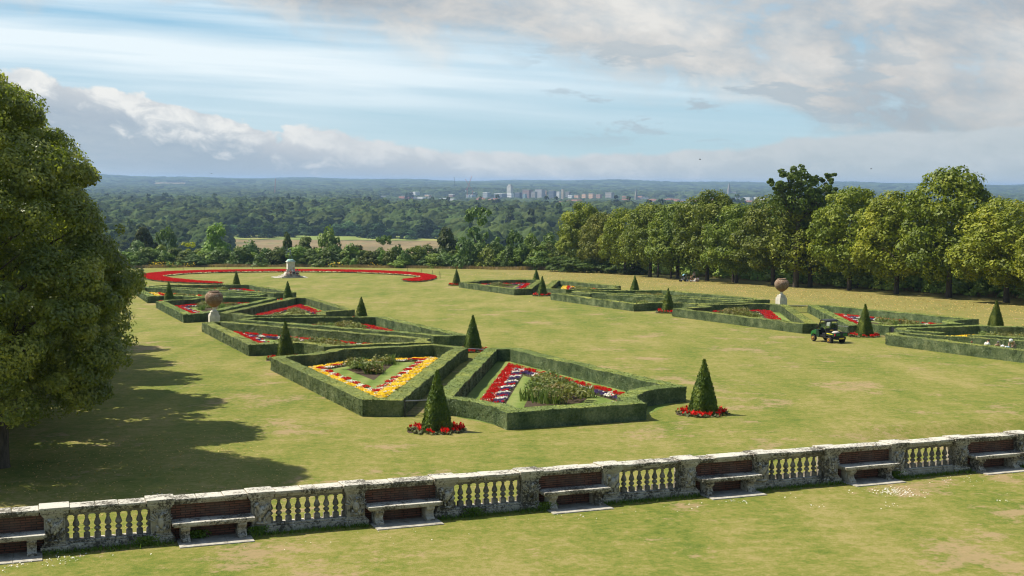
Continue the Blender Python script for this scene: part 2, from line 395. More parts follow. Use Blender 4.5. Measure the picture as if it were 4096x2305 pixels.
    MAT['salmon'] = flower('coral_petals', (.55, .05, .03), (.75, .19, .13)); MAT['crimson'] = flower('crimson_petals', (.30, .008, .04), (.55, .02, .07))
    MAT['cream'] = flower('primrose_petals', (.70, .60, .30), (.85, .78, .5)); MAT['leaf_fall'] = flower('fallen_leaf_yellow', (.45, .30, .08), (.62, .46, .18))
build_materials()

# ------------------------------------------------------------------ ground
def build_ground():
    # lawn sheet (one grid, exactly planar where the parterre stands)
    us = np.concatenate([np.linspace(-140, -20, 13), np.linspace(-18, 60, 157), np.linspace(62, 150, 45)])
    ts = np.concatenate([np.linspace(-25, 30, 12), np.linspace(31, 60, 88), np.linspace(62, 262, 101)])
    Uu, T = np.meshgrid(us, ts, indexing='ij')
    ve = vedge(Uu)
    V = np.where(T > 200, 200 + (T - 200) / 62 * (ve + 3 - 200), T)
    h = -.55 * sstep(33, 39, Uu) * sstep(49.6, 47.3, V) * sstep(41.2, 42.2, V)
    h = h + .9 * sstep(90, 112, Uu) * sstep(70, 120, V) * 0
    P = LA(Uu, V); P[..., 2] += h
    o = obj('lawn', grid_mesh(P, 'lawn'), MAT['lawn'], smooth=True); tag(o, 'wide mown lawn with straw-dry patches around the parterre', 'lawn', kind='structure')
    # valley terrain, polar sheet out to the horizon
    rr = np.concatenate([np.linspace(5, 320, 40), np.geomspace(325, 1200, 60), np.geomspace(1220, 16000, 110)])
    aa = np.linspace(-math.pi, math.pi, 361)
    aa = np.unique(np.concatenate([aa, np.linspace(-.5, .5, 241)]))
    RR, AA = np.meshgrid(rr, aa, indexing='ij')
    X = RR * np.sin(AA); Y = RR * np.cos(AA)
    Z = ground_z(X, np.where(Y > 0, Y, Y))
    u, v = to_uv(X, Y); e = np.maximum(np.maximum(v - vedge(u), u - 150), -140 - u)
    Z = Z - 1.2 * (1 - sstep(-6, 8, e))
    P = np.stack([X, Y, Z], -1)
    o = obj('terrain', grid_mesh(P, 'terrain'), MAT['valley'], smooth=True); tag(o, 'river valley ground falling away beyond the garden', 'ground', kind='structure')
build_ground()

# fields lying on the valley floor: (name, px range, depth range, material)
FIELDS = [('stubble_field', 880, 1790, 940, 1235, 'field', 'tan stubble field beyond the yew bushes in the valley'),
          ('pasture', 900, 1800, 1240, 1345, 'pasture', 'pale green strip of pasture behind the tan field'),
          ('stubble_field', 585, 775, 7300, 8300, 'field', 'far pinkish stubble field on the hazy hillside, left of the others'),
          ('stubble_field', 880, 1075, 7700, 8300, 'field', 'thin far stubble field on the hazy hillside above the thin red crane'),
          ('stubble_field', 430, 480, 7500, 7900, 'field', 'small far stubble field beside the big tree on the hazy hillside'),
          ('pasture', 2310, 2560, 7600, 7800, 'pasture', 'far pale pasture on the ridge above the grey office blocks')]
def in_field(x, y):
    px = CX + F * (x / y) * 1.0
    r = np.zeros(np.shape(x), bool)
    for n, a, b, d0, d1, m, l in FIELDS: r |= (px > a) & (px < b) & (y > d0 - (12 if d0 < 2000 else 150)) & (y < d1 + 8)
    return r
def build_fields():
    for n, a, b, d0, d1, m, l in FIELDS:
        na = 60; nb = 24; A = np.linspace((a - CX) / F, (b - CX) / F, na); D = np.linspace(d0, d1, nb)
        AA, DD = np.meshgrid(A, D, indexing='ij')
        wob = np.array([[pnoise(Vector((i * .25, j * .3, d0))) for j in range(nb)] for i in range(na)])
        DD = DD + wob * (d1 - d0) * .12
        X = AA * DD; Y = DD; Z = ground_z(X, Y) + (.25 if d0 < 2000 else 1.5)
        o = obj(n, grid_mesh(np.stack([X, Y, Z], -1)), MAT[m]); tag(o, l, 'field', kind='structure')
build_fields()

# ------------------------------------------------------------------ hedges
HH = .87; HWD = .95
def inset(poly, w):
    P = [np.array(p, float) for p in poly]; n = len(P); out = []
    area = sum(P[i][0] * P[(i + 1) % n][1] - P[(i + 1) % n][0] * P[i][1] for i in range(n))
    sg = 1 if area > 0 else -1
    for i in range(n):
        a, b, c = P[i - 1], P[i], P[(i + 1) % n]
        d1 = nrm(b - a); d2 = nrm(c - b)
        n1 = np.array([-d1[1], d1[0]]) * sg; n2 = np.array([-d2[1], d2[0]]) * sg
        m = n1 + n2; k = m.dot(m)
        m = m * (2 / k) if k > .15 else m * (2 / .15)
        out.append(b + m * w)
    return out
def arc(c, r, a0, a1, n=5):
    return [(c[0] + r * math.cos(math.radians(a0 + (a1 - a0) * k / n)), c[1] + r * math.sin(math.radians(a0 + (a1 - a0) * k / n))) for k in range(n + 1)]

def hedge(name, poly, label, dens, leaf, gaps=(), hh=HH):
    """clipped hedge: ring of rectangular section round the outline, cut at the gaps; rough leafy skin"""
    ins = inset(poly, HWD); n = len(poly)
    # sample along the ring
    step = .22 if dens > 150 else .45
    A = []; B = []
    for i in range(n):
        a0, a1 = np.array(poly[i], float), np.array(poly[(i + 1) % n], float); b0, b1 = np.array(ins[i]), np.array(ins[(i + 1) % n])
        k = max(1, int(np.linalg.norm(a1 - a0) / step))
        for j in range(k):
            t = j / k
            A.append((a0 + (a1 - a0) * t, i, t)); B.append(b0 + (b1 - b0) * t)
    keep = []
    for q, (p, i, t) in enumerate(A):
        ok = True
        for (ge, g0, g1) in gaps:
            if i == ge and g0 < t < g1: ok = False
        keep.append(ok)
    N = len(A); runs = []
    if all(keep): runs = [(list(range(N)), True)]
    else:
        s0 = keep.index(False); cur = []
        for q in range(N + 1):
            idx = (s0 + q) % N
            if q < N and keep[idx]: cur.append(idx)
            else:
                if len(cur) > 2: runs.append((cur, False))
                cur = []
    allq = []; allm = []
    for idx, closed in runs:
        a = np.array([A[k][0] for k in idx]); b = np.array([B[k] for k in idx])
        hs = np.linspace(0, hh, 5); prof = [(0, h) for h in hs] + [(t, hh) for t in (.08, .36, .64, .92)] + [(1, h) for h in hs[::-1]]
        bow = [0.02 * math.sin(math.pi * min(1, h / hh)) for _, h in prof]
        G = np.zeros((len(a), len(prof), 3))
        for k, (t, h) in enumerate(prof):
            p = a + (b - a) * t; G[:, k] = LA(p[:, 0], p[:, 1], h)
        # uneven clipping
        for i in range(len(a)):
            for k in range(len(prof)):
                q = Vector(G[i, k] * np.array([1, 1, 1.0]))
                w = .045 * pnoise(q * .6) + .04 * pnoise(q * 2.1)
                t, h = prof[k]
                if h > 0:
                    out = nrm(np.append(a[i] - b[i], 0)) if np.linalg.norm(a[i] - b[i]) > 0 else np.zeros(3)
                    G[i, k] += (UW * out[0] + AW * out[1]) * w * (1 if t < .5 else -1)
                    G[i, k, 2] += (.06 * pnoise(q * .45) + .035 * pnoise(q * 1.7)) * h / hh
        G4 = G
        idxs = range(len(a)) if closed else range(len(a) - 1)
        m = len(prof)
        nx = np.roll(G4, -1, 0) if closed else G4[1:]
        g0 = G4 if closed else G4[:-1]
        q = np.stack([g0[:, :-1], nx[:, :-1], nx[:, 1:], g0[:, 1:]], 2)    # (i,k,4,3)
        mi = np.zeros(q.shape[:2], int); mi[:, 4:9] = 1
        allq.append(q.reshape(-1, 4, 3)); allm.append(mi.reshape(-1))
        if not closed:
            for e_ in (0, -1):
                g = G4[e_]
                for k in range(4): allq.append(np.array([[g[k], g[k + 1], g[m - 2 - k], g[m - 1 - k]]])); allm.append(np.array([0]))
    Q = np.concatenate(allq); Mi = np.concatenate(allm)
    # leafy skin
    e1 = Q[:, 1] - Q[:, 0]; e2 = Q[:, 3] - Q[:, 0]; nn = np.cross(e1, e2); ar = np.linalg.norm(nn, axis=1)
    nn = unit(nn)
    cen = Q.mean(1)
    tot = int(ar.sum() * dens); pick = rng.choice(len(Q), tot, p=ar / ar.sum())
    r1 = rng.random((tot, 1)); r2 = rng.random((tot, 1))
    q = Q[pick]; c = (q[:, 0] * (1 - r1) + q[:, 1] * r1) * (1 - r2) + (q[:, 3] * (1 - r1) + q[:, 2] * r1) * r2
    no = nn[pick] * np.where((Mi[pick] == 1)[:, None] & (nn[pick][:, 2:3] < 0), -1, 1)
    sgn = rng.random((tot, 1)) * .05 - .012
    # walls face outwards from the ring's middle line
    nor = no + rng.normal(size=(tot, 3)) * np.where((Mi[pick] == 1)[:, None], .26, .33)
    cd = cards(c + rng.normal(size=(tot, 3)) * leaf * .35, nor, leaf * (.7 + .6 * rng.random(tot)), 1.25)
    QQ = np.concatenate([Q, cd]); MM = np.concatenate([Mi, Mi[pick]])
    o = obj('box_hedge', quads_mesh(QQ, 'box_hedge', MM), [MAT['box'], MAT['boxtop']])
    return tag(o, label, 'hedge', 'clipped hedges round the flower beds')

def poly_at(pts, h):
    mb = MB(); vs = [L(p[0], p[1], h) for p in pts]
    area = sum(pts[i][0] * pts[(i + 1) % len(pts)][1] - pts[(i + 1) % len(pts)][0] * pts[i][1] for i in range(len(pts)))
    f = list(range(len(vs)))
    if area < 0: f = f[::-1]
    mb.add(vs, [tuple(f)]); return mb
def ccw(P):
    a = sum(P[i][0] * P[(i + 1) % len(P)][1] - P[(i + 1) % len(P)][0] * P[i][1] for i in range(len(P)))
    return list(P) if a > 0 else list(P)[::-1]
def hull(P):
    P = sorted(set((round(p[0], 4), round(p[1], 4)) for p in P))
    def half(Q):
        o = []
        for p in Q:
            while len(o) > 1 and (o[-1][0] - o[-2][0]) * (p[1] - o[-2][1]) - (o[-1][1] - o[-2][1]) * (p[0] - o[-2][0]) <= 0: o.pop()
            o.append(p)
        return o
    a = half(P); b = half(P[::-1]); return a[:-1] + b[:-1]
def clip_inset(P, d):
    """convex ccw polygon shrunk by d"""
    out = [np.array(p, float) for p in P]; n = len(P)
    for i in range(n):
        a = np.array(P[i], float); b = np.array(P[(i + 1) % n], float); t = nrm(b - a); nn_ = np.array([-t[1], t[0]])
        f = lambda q: (q - a).dot(nn_) - d
        new = []
        for k in range(len(out)):
            p, q = out[k], out[(k + 1) % len(out)]; fp, fq = f(p), f(q)
            if fp >= 0: new.append(p)
            if fp * fq < 0: new.append(p + (q - p) * fp / (fp - fq))
        out = new
        if not out: return []
    return out
def edge_dist(P, pts):
    """distance inside a convex ccw polygon to its nearest side, and the position along that side"""
    n = len(P); D = []; Sx = []; acc = 0
    for i in range(n):
        a = np.array(P[i], float); b = np.array(P[(i + 1) % n], float); t = nrm(b - a); nn_ = np.array([-t[1], t[0]])
        D.append((pts - a) @ nn_); Sx.append((pts - a) @ t + acc); acc += np.linalg.norm(b - a)
    D = np.array(D); k = D.argmin(0); return D.min(0), np.array(Sx)[k, np.arange(len(pts))]

# ------------------------------------------------------------------ flowers
def plants(uv, kinds, parent, size, far):
    """bedding plants at uv; kinds: colour name per plant (or '' for leaves only)"""
    base = LA(uv[:, 0], uv[:, 1], 0.0)
    n = len(base); nl = 2 if far else 5
    c = np.repeat(base, nl, 0); c = c + rng.normal(size=c.shape) * [size * .5, size * .5, 0] + np.stack([0 * c[:, 0], 0 * c[:, 0], size * (.25 + .8 * rng.random(len(c)))], -1)
    nor = rng.normal(size=c.shape) * .6 + [0, 0, 1]
    obj('foliage', quads_mesh(cards(c, nor, size * .5, 1.3)), MAT['plantleaf'], parent)
    for col in sorted(set(kinds)):
        if not col: continue
        b = base[kinds == col]
        if len(b) < 1: continue
        spk = col in ('red', 'crimson', 'salmon', 'purple')
        k = 3 if far else 7
        hgt = {'red': 1.9, 'crimson': 1.7, 'salmon': 1.7, 'purple': 1.35, 'yellow': 1.45, 'white': 1.2, 'cream': .9}[col]
        c = np.repeat(b, k, 0); off = rng.normal(size=c.shape) * [size * .42, size * .42, 0]; off[:, 2] = size * hgt * (.8 + .3 * rng.random(len(c)))
        c = c + off
        if spk:
            nor = rng.normal(size=c.shape) * [1, 1, .35]
            q = cards(c, nor, size * (.22 if not far else .34), 1.9, True, np.array([0, 0, 1.0]))
            c2 = c[::2] + [0, 0, -size * .1]
            q = np.concatenate([q, cards(c2, rng.normal(size=c2.shape) * .5 + [0, 0, 1], size * .33, 1.0)])
        else:
            q = cards(c, rng.normal(size=c.shape) * .45 + [0, 0, 1], size * .34, 1.0, False)
        obj({'red': 'red_blossoms', 'yellow': 'yellow_blossoms', 'white': 'white_blossoms', 'purple': 'violet_blossoms', 'salmon': 'coral_blossoms', 'crimson': 'crimson_blossoms', 'cream': 'cream_blossoms'}[col], quads_mesh(q), MAT[col], parent)

def scheme(name, s, t):
    """colour blocks of a border: s metres along, t 0 (outer) .. 1 (inner)"""
    n = len(s); k = np.full(n, '', dtype=object); r = rng.random(n)
    if name == 'ywr':
        ph = ((s + t * 1.1) / 2.15) % 1
        k[:] = 'yellow'; k[(t < .62) & (ph > .80)] = 'white'
        inn = t >= .62; k[inn & (ph > .45)] = 'white'; k[inn & (ph <= .45)] = 'red'; k[(t > .56) & (t < .66)] = np.where(r > .5, 'white', 'yellow')[(t > .56) & (t < .66)]
    elif name == 'rwp':
        ph = ((s + t * 1.3) / 2.6) % 1
        k[:] = 'red'; k[(t < .55) & (ph > .86)] = 'white'
        inn = t >= .5; k[inn & (ph > .68)] = 'white'; k[inn & (ph <= .68)] = 'purple'; k[inn & (ph > .60) & (ph < .68)] = 'red'; k[(t > .47) & (t < .53) & (r > .6)] = 'white'
    elif name == 'mix':
        k = rng.choice(np.array(['red', 'salmon', 'crimson', 'purple', 'cream', 'red'], dtype=object), n)
        ph = ((s) / 3.1) % 1; k[(ph < .3) & (t < .6)] = 'red'; k[r > .9] = ''
    elif name == 'mixy':
        k = rng.choice(np.array(['yellow', 'yellow', 'white', 'yellow'], dtype=object), n)
    return k

def bush_mesh(rx, ry, h, n, leaf, seed=0, sub=9):
    cs = []; ns = []
    for k in range(sub):
        a = rng.random() * 6.28; r = math.sqrt(rng.random()) * .75
        c = np.array([rx * r * math.cos(a), ry * r * math.sin(a), h * (.45 + .35 * rng.random()) * (1 - .5 * r * r)])
        rr = .42 * min(rx, ry, h) * (.8 + .5 * rng.random())
        d = rdir(n // sub); d[:, 2] = np.abs(d[:, 2]) * .9 - .25; d = unit(d)
        cs.append(c + d * rr * (.75 + .35 * rng.random((len(d), 1)))); ns.append(d + rng.normal(size=d.shape) * .5)
    c = np.concatenate(cs); n_ = np.concatenate(ns); c[:, 2] = np.abs(c[:, 2])
    return quads_mesh(cards(c, n_, leaf, 1.3))
SHRUB = [bush_mesh(.72, .72, 1.05, 300, .07, sub=13) for _ in range(4)]
def iris_mesh(n):
    q = []
    for k in range(n):
        b = rng.normal(size=3) * [.22, .22, 0]; t = b + rng.normal(size=3) * [.2, .2, 0] + [0, 0, .5 + .3 * rng.random()]
        w = rng.normal(size=3) * [.03, .03, 0]; q.append([b - w, b + w, t + w * .2, t - w * .2])
    return quads_mesh(np.array(q))
IRIS = [iris_mesh(90) for _ in range(2)]

def flower_bed(name, conv, sch, label, near, d0=2.05, d1=3.35, isl=None, shrubs=12, islab=None, only=None, iris=3, shift=(0, 0)):
    P = ccw(hull(conv))
    cu, cv = np.mean([p[0] for p in P]), np.mean([p[1] for p in P])
    g = poly_at(clip_inset(P, .5), .004).build('bed_lawn', MAT['fresh']); tag(g, kind='structure'); tag(g, 'bright close-mown grass inside the hedge, ' + label.split(' in ')[-1], 'lawn')
    if sch:
        root = empty('flower_bed', L(cu, cv), 0, label, 'flower bed', 'bedding borders inside the hedges')
        inv = Matrix.Translation(root.location).inverted()
        dens = {2: 42, 1: 20, 0: 10}[near]; size = {2: .115, 1: .155, 0: .21}[near]
        A = np.array([[min(p[0] for p in P), min(p[1] for p in P)], [max(p[0] for p in P), max(p[1] for p in P)]])
        ar = (A[1] - A[0]).prod(); pts = A[0] + rng.random((int(ar * dens), 2)) * (A[1] - A[0])
        d, s = edge_dist(P, pts); m = (d > d0) & (d < d1)
        if only is not None: m &= only(pts)
        pts, d, s = pts[m], d[m], s[m]; t = (d - d0) / (d1 - d0)
        so = poly_at(clip_inset(P, d0 - .15), .010).build('soil', MAT['soil'], root); so.matrix_parent_inverse = inv
        il = clip_inset(P, d1 + .12)
        if il: x = poly_at(il, .016).build('inner_grass', MAT['fresh'], root); x.matrix_parent_inverse = inv
        plants(pts, scheme(sch, s, t), root, size, near == 0)
        for ch in root.children: ch.matrix_parent_inverse = inv
    if isl is None: isl = clip_inset(P, d1 + 1.05)
    if isl and shrubs:
        iu, iv = np.mean([p[0] for p in isl]), np.mean([p[1] for p in isl])
        r2 = empty('shrub_planting', L(iu, iv), 0, islab, 'shrubs', 'shrub plantings in the middle of the beds')
        x = poly_at(isl, .022).build('soil', MAT['soil'], r2); x.matrix_parent_inverse = Matrix.Translation(r2.location).inverted()
        Pi = ccw(hull([(p[0], p[1]) for p in isl])); lo = np.array(Pi).min(0); hi = np.array(Pi).max(0)
        k = 0; tries = 0; got = []
        while k < shrubs and tries < 4000:
            tries += 1; q = lo + rng.random(2) * (hi - lo); d, _ = edge_dist(Pi, q[None])
            if d[0] < .25 or any(np.hypot(*(q - g_)) < .75 for g_ in got): continue
            got.append(q); w = L(q[0], q[1]) - L(iu, iv)
            s_ = .7 + .5 * rng.random()
            o = obj('shrub', SHRUB[k % 4], MAT['peony'], r2, w, (0, 0, rng.random() * 6)); o.scale = (s_, s_, s_ * .78); o.color = (.85 + .2 * rng.random(), .92 + .2 * rng.random(), .85, 1); k += 1
        for j in range(iris):
            q = lo + rng.random(2) * (hi - lo); d, _ = edge_dist(Pi, q[None])
            if d[0] < .1: continue
            w = L(q[0], q[1]) - L(iu, iv); obj('sword_leaves', IRIS[j % 2], MAT['iris'], r2, w)

NA = 'row of hedged beds'
BEDS = [
 # name, outline, scheme, hedge label, bed label, shrub label, near, kwargs
 ('b1', [(20.8, 55.0), (28.4, 55.3), (28.5, 56.3), (29.1, 57.9), (30.5, 59.5), (32.0, 60.2), (33.5, 60.5), (32.8, 84.3), (30.6, 85.4), (21.3, 66.0), (19.0, 61.0), (19.9, 60.0), (20.5, 58.6), (20.8, 57.0)], 'rwp',
  'nearest hedge, with two scooped corners, enclosing the red, white and purple border', 'red, white and violet border in the nearest hedged bed', 'green and bronze shrubs in the nearest bed with the violet border', 2, dict(isl=[(24.3, 61.7), (30.2, 74.0), (29.6, 64.6), (27.8, 62.0)], shrubs=15, iris=26)),
 ('b2', [(14.7, 84.6), (15.4, 61.7), (17.3, 60.9), (28.1, 83.7), (29.3, 85.6), (29.5, 87.6), (28.0, 89.6), (20.0, 89.2), (19.2, 87.7), (17.6, 86.4), (16.0, 85.9)], 'ywr',
  'three-cornered hedge enclosing the golden yellow border', 'yellow, white and red border in the three-cornered bed beside the long tree shadow', 'bronzed shrub clump ringed by the yellow border', 2, dict(isl=[(19.6, 83.0), (19.8, 76.3), (24.0, 86.2)], shrubs=8, iris=8)),
 ('b3', [(14.3, 119.1), (14.8, 94.6), (17.4, 94.9), (18.8, 94.2), (19.6, 92.7), (19.8, 90.9), (28.3, 91.4), (28.4, 93.0), (29.3, 94.8), (16.4, 119.8)], 'rwp',
  'long wedge hedge standing just behind the three-cornered yellow bed', 'scarlet and violet border in the wedge bed behind the yellow one', 'low bronzed shrubs in the wedge bed behind the yellow one', 1, dict(shrubs=14, d1=3.2)),
 ('b4', [(17.8, 120.9), (29.8, 98.4), (30.2, 96.9), (31.2, 96.4), (33.1, 96.5), (32.2, 120.3), (20.4, 124.0), (18.9, 123.4)], 'mix',
  'long wedge hedge facing the open lawn, behind the third near pyramid', 'mixed crimson and pink border in the wedge bed facing the central lawn', 'bronzed shrubs along the back of the wedge bed facing the central lawn', 1, dict(shrubs=16)),
 ('b5', [(17.4, 131.6), (18.7, 130.3), (19.3, 127.6), (20.2, 126.1), (27.4, 124.9), (28.3, 128.9), (30.0, 130.6), (32.0, 131.3), (32.7, 157.1), (30.1, 158.1), (28.6, 154.8)], 'mix',
  'three-cornered hedge behind the globe urn, facing the central lawn', 'coral and crimson border in the three-cornered bed behind the globe urn', 'loose shrubs in the three-cornered bed right of the globe urn', 1, dict(shrubs=11)),
 ('b6', [(13.4, 157.1), (13.9, 131.0), (16.2, 131.8), (28.3, 157.6), (28.3, 160.6), (19.3, 162.6), (18.0, 160.2), (15.8, 159.0)], 'rwp',
  'three-cornered hedge directly behind the globe urn near the tall tree', 'red and violet border seen on both sides of the globe urn', 'shrubs half hidden by the globe urn', 1, dict(shrubs=8)),
 ('b7', [(13.3, 192.0), (13.3, 168.1), (15.8, 168.6), (17.6, 167.2), (18.6, 165.0), (19.6, 163.9), (27.2, 163.6), (27.6, 166.4), (28.9, 168.6), (15.0, 196.9)], 'ywr',
  'far wedge hedge with yellow flowers, nearest the tall tree', 'far yellow and red border partly behind a pyramid yew', 'far bronzed shrubs behind the globe urn', 0, dict(shrubs=12)),
 ('b8', [(16.0, 199.0), (29.4, 172.4), (30.2, 170.6), (32.4, 170.0), (33.5, 171.5), (31.8, 196.8), (20.0, 202.6), (17.5, 202.4)], 'rwp',
  'farthest long hedge just in front of the scarlet ring', 'farthest scarlet border just in front of the scarlet ring', 'two small shrubs in the farthest bed by the scarlet ring', 0, dict(shrubs=3)),
 ('r0', [(64.8, 193.6), (64.5, 167.5), (67.5, 168.3), (81.0, 196.8), (79.0, 199.6), (69.5, 199.4), (68.0, 196.0)], 'rwp',
  'far four-sided hedge across the lawn, nearest the long dry grass', 'far red and violet border across the lawn', 'small shrubs in the far bed across the lawn', 0, dict(shrubs=6)),
 ('r1', [(81.6, 193.6), (83.3, 192.8), (83.3, 171.0), (81.4, 169.5), (80.2, 166.8), (80.0, 164.0), (70.8, 163.2), (70.2, 166.6), (69.6, 168.6)], 'ywr',
  'far hedge with yellow flowers in its near corner, close to the avenue trees', 'far yellow and red border beneath the avenue trees', 'low shrubs beside the far yellow flowers', 0, dict(shrubs=12)),
 ('r3', [(65.0, 155.0), (64.7, 129.3), (69.0, 130.2), (70.6, 128.6), (71.0, 126.0), (79.6, 127.4), (79.8, 130.4), (68.0, 155.0)], None,
  'long straight hedge across the lawn with a gap, in front of the shrub-filled beds', 'sparse bed in the long hedge across the lawn', 'row of yellowing shrubs in the long hedge across the lawn', 0, dict(shrubs=8)),
 ('r4', [(69.6, 158.6), (70.6, 155.6), (81.0, 132.6), (82.0, 131.2), (84.2, 131.0), (83.6, 157.2), (71.0, 160.4)], None,
  'long hedge nearest the right-hand globe urn, on the avenue side', 'shrub-filled bed on the avenue side', 'brownish shrub row on the avenue side of the far beds', 0, dict(shrubs=22, d1=2.2)),
 ('r2', [(65.0, 120.4), (65.3, 96.1), (66.6, 95.7), (80.2, 120.9), (80.0, 123.6), (78.5, 124.7), (71.6, 126.0), (70.2, 124.4), (69.8, 122.2), (67.2, 121.0)], 'mix',
  'wedge hedge left of the parked utility vehicle', 'coral red border in the wedge bed left of the utility vehicle', 'tall flat-topped shrubs in the wedge bed left of the utility vehicle', 1, dict(shrubs=15)),
 ('r5', [(68.3, 93.3), (70.6, 93.1), (71.0, 91.1), (79.2, 90.9), (79.9, 93.2), (81.2, 94.6), (84.5, 95.0), (84.0, 119.4), (82.4, 120.3)], 'rwp',
  'wedge hedge behind the utility vehicle and the pyramid yew beside it', 'red, violet and white border behind the utility vehicle', 'shrubs in the bed behind the pyramid yew beside the vehicle', 1, dict(shrubs=12)),
 ('r6', [(69.0, 85.9), (80.6, 62.0), (84.3, 60.5), (84.4, 86.0), (81.8, 86.4), (80.2, 87.6), (79.3, 89.4), (70.4, 89.3), (69.3, 88.2)], 'mixy',
  'hedge behind the working gardeners, with yellow flowers', 'yellow border behind the working gardeners', 'bronze shrubs behind the working gardeners', 1, dict(shrubs=16)),
 ('r7', [(65.2, 83.9), (65.9, 57.0), (78.6, 56.0), (80.0, 58.6), (67.9, 85.2), (66.4, 85.6)], None,
  'large hedge at the right edge, in front of the working gardeners', 'bed being weeded by the gardeners', None, 1, dict(shrubs=0)),
]
GAPS = {'r7': [(3, .50, .56)], 'r6': [(0, .10, .19)], 'r3': [(6, .78, .86)]}
for (nm, poly, sch, hl, bl, sl, near, kw) in BEDS:
    d, lf = {2: (400, .036), 1: (200, .050), 0: (90, .075)}[near]
    hedge(nm, poly, hl, d, lf, GAPS.get(nm, ()))
    flower_bed(nm, poly, sch, bl, near, islab=sl, **kw)

# ------------------------------------------------------------------ pyramid yews
def yew_mesh(h, s, n, leaf):
    q = []; N = 14
    G = []
    for i in range(N + 1):
        t = i / N; z = h * t; w = s / 2 * (1 - t) * (1 + .12 * math.sin(math.pi * t)) + .006
        ring = []
        for k in range(32):
            a = 2 * math.pi * (k + .5) / 32; c_, s_ = math.cos(a), math.sin(a); e = .22
            x = math.copysign(abs(c_) ** e, c_); y = math.copysign(abs(s_) ** e, s_)
            j = 1 + .05 * pnoise(Vector((x * w * 3, y * w * 3 + h, z * 3)))
            ring.append((x * w * j, y * w * j, z))
        G.append(ring)
    G = np.array(G); G2 = np.concatenate([G, G[:, :1]], 1)
    Q = np.stack([G2[:-1, :-1], G2[:-1, 1:], G2[1:, 1:], G2[1:, :-1]], 2).reshape(-1, 4, 3)
    e1 = Q[:, 1] - Q[:, 0]; e2 = Q[:, 3] - Q[:, 0]; nn_ = np.cross(e1, e2); ar = np.linalg.norm(nn_, axis=1); nn_ = unit(nn_)
    pick = rng.choice(len(Q), n, p=ar / ar.sum()); r1 = rng.random((n, 1)); r2 = rng.random((n, 1)); q = Q[pick]
    c = (q[:, 0] * (1 - r1) + q[:, 1] * r1) * (1 - r2) + (q[:, 3] * (1 - r1) + q[:, 2] * r1) * r2
    c = c + nn_[pick] * (rng.random((n, 1)) ** 3 * .08)
    cd = cards(c, nn_[pick] + rng.normal(size=(n, 3)) * .5, leaf, 1.7, True, np.array([0, 0, 1.0]))
    return quads_mesh(np.concatenate([Q, cd]))
YEW_NEAR = yew_mesh(2.85, 1.2, 9000, .038); YEW_FAR = yew_mesh(2.85, 1.2, 2600, .07)
def disc_plants(n, r0, r1):
    a = rng.random(n) * 6.283; r = np.sqrt(r0 ** 2 + rng.random(n) * (r1 ** 2 - r0 ** 2)); return np.stack([r * np.cos(a), r * np.sin(a)], -1)
YEWS = [  # u, v, height, has visible flowers, near, label
 (17.6, 56.0, 2.9, 1, 'nearest dark pyramid yew, in front of the mesh gate between two beds'),
 (32.1, 56.1, 2.85, 1, 'pyramid yew standing alone on the lawn right of the nearest bed'),
 (31.8, 91.7, 2.85, 1, 'pyramid yew behind the far end of the nearest path'),
 (31.4, 126.0, 2.55, 0, 'pyramid yew at the lawn side of the coral three-cornered bed'),
 (30.8, 163.5, 2.75, 0, 'pyramid yew in front of the monument, beside the far hedge'),
 (30.3, 205.5, 2.85, 0, 'pyramid yew standing between the scarlet ring and the farthest left hedge'),
 (16.9, 90.8, 2.85, 1, 'pyramid yew at the corner behind the yellow three-cornered bed'),
 (15.8, 165.9, 2.85, 0, 'pyramid yew in front of the far yellow flowers near the tall tree'),
 (68.6, 91.4, 2.9, 1, 'pyramid yew just right of the utility vehicle'),
 (67.3, 125.8, 2.8, 1, 'pyramid yew at the left tip of the coral wedge bed'),
 (67.6, 164.4, 2.85, 1, 'pyramid yew between the far four-sided hedge and the long hedge'),
 (66.8, 201.0, 2.8, 1, 'pyramid yew right of the end of the scarlet ring'),
 (84.2, 92.4, 2.85, 0, 'pyramid yew nearest the right edge of the picture'),
 (81.8, 163.2, 2.75, 0, 'pyramid yew in front of the picnic party'),
 (80.3, 198.0, 2.75, 0, 'smallest far pyramid yew behind the far four-sided hedge')]
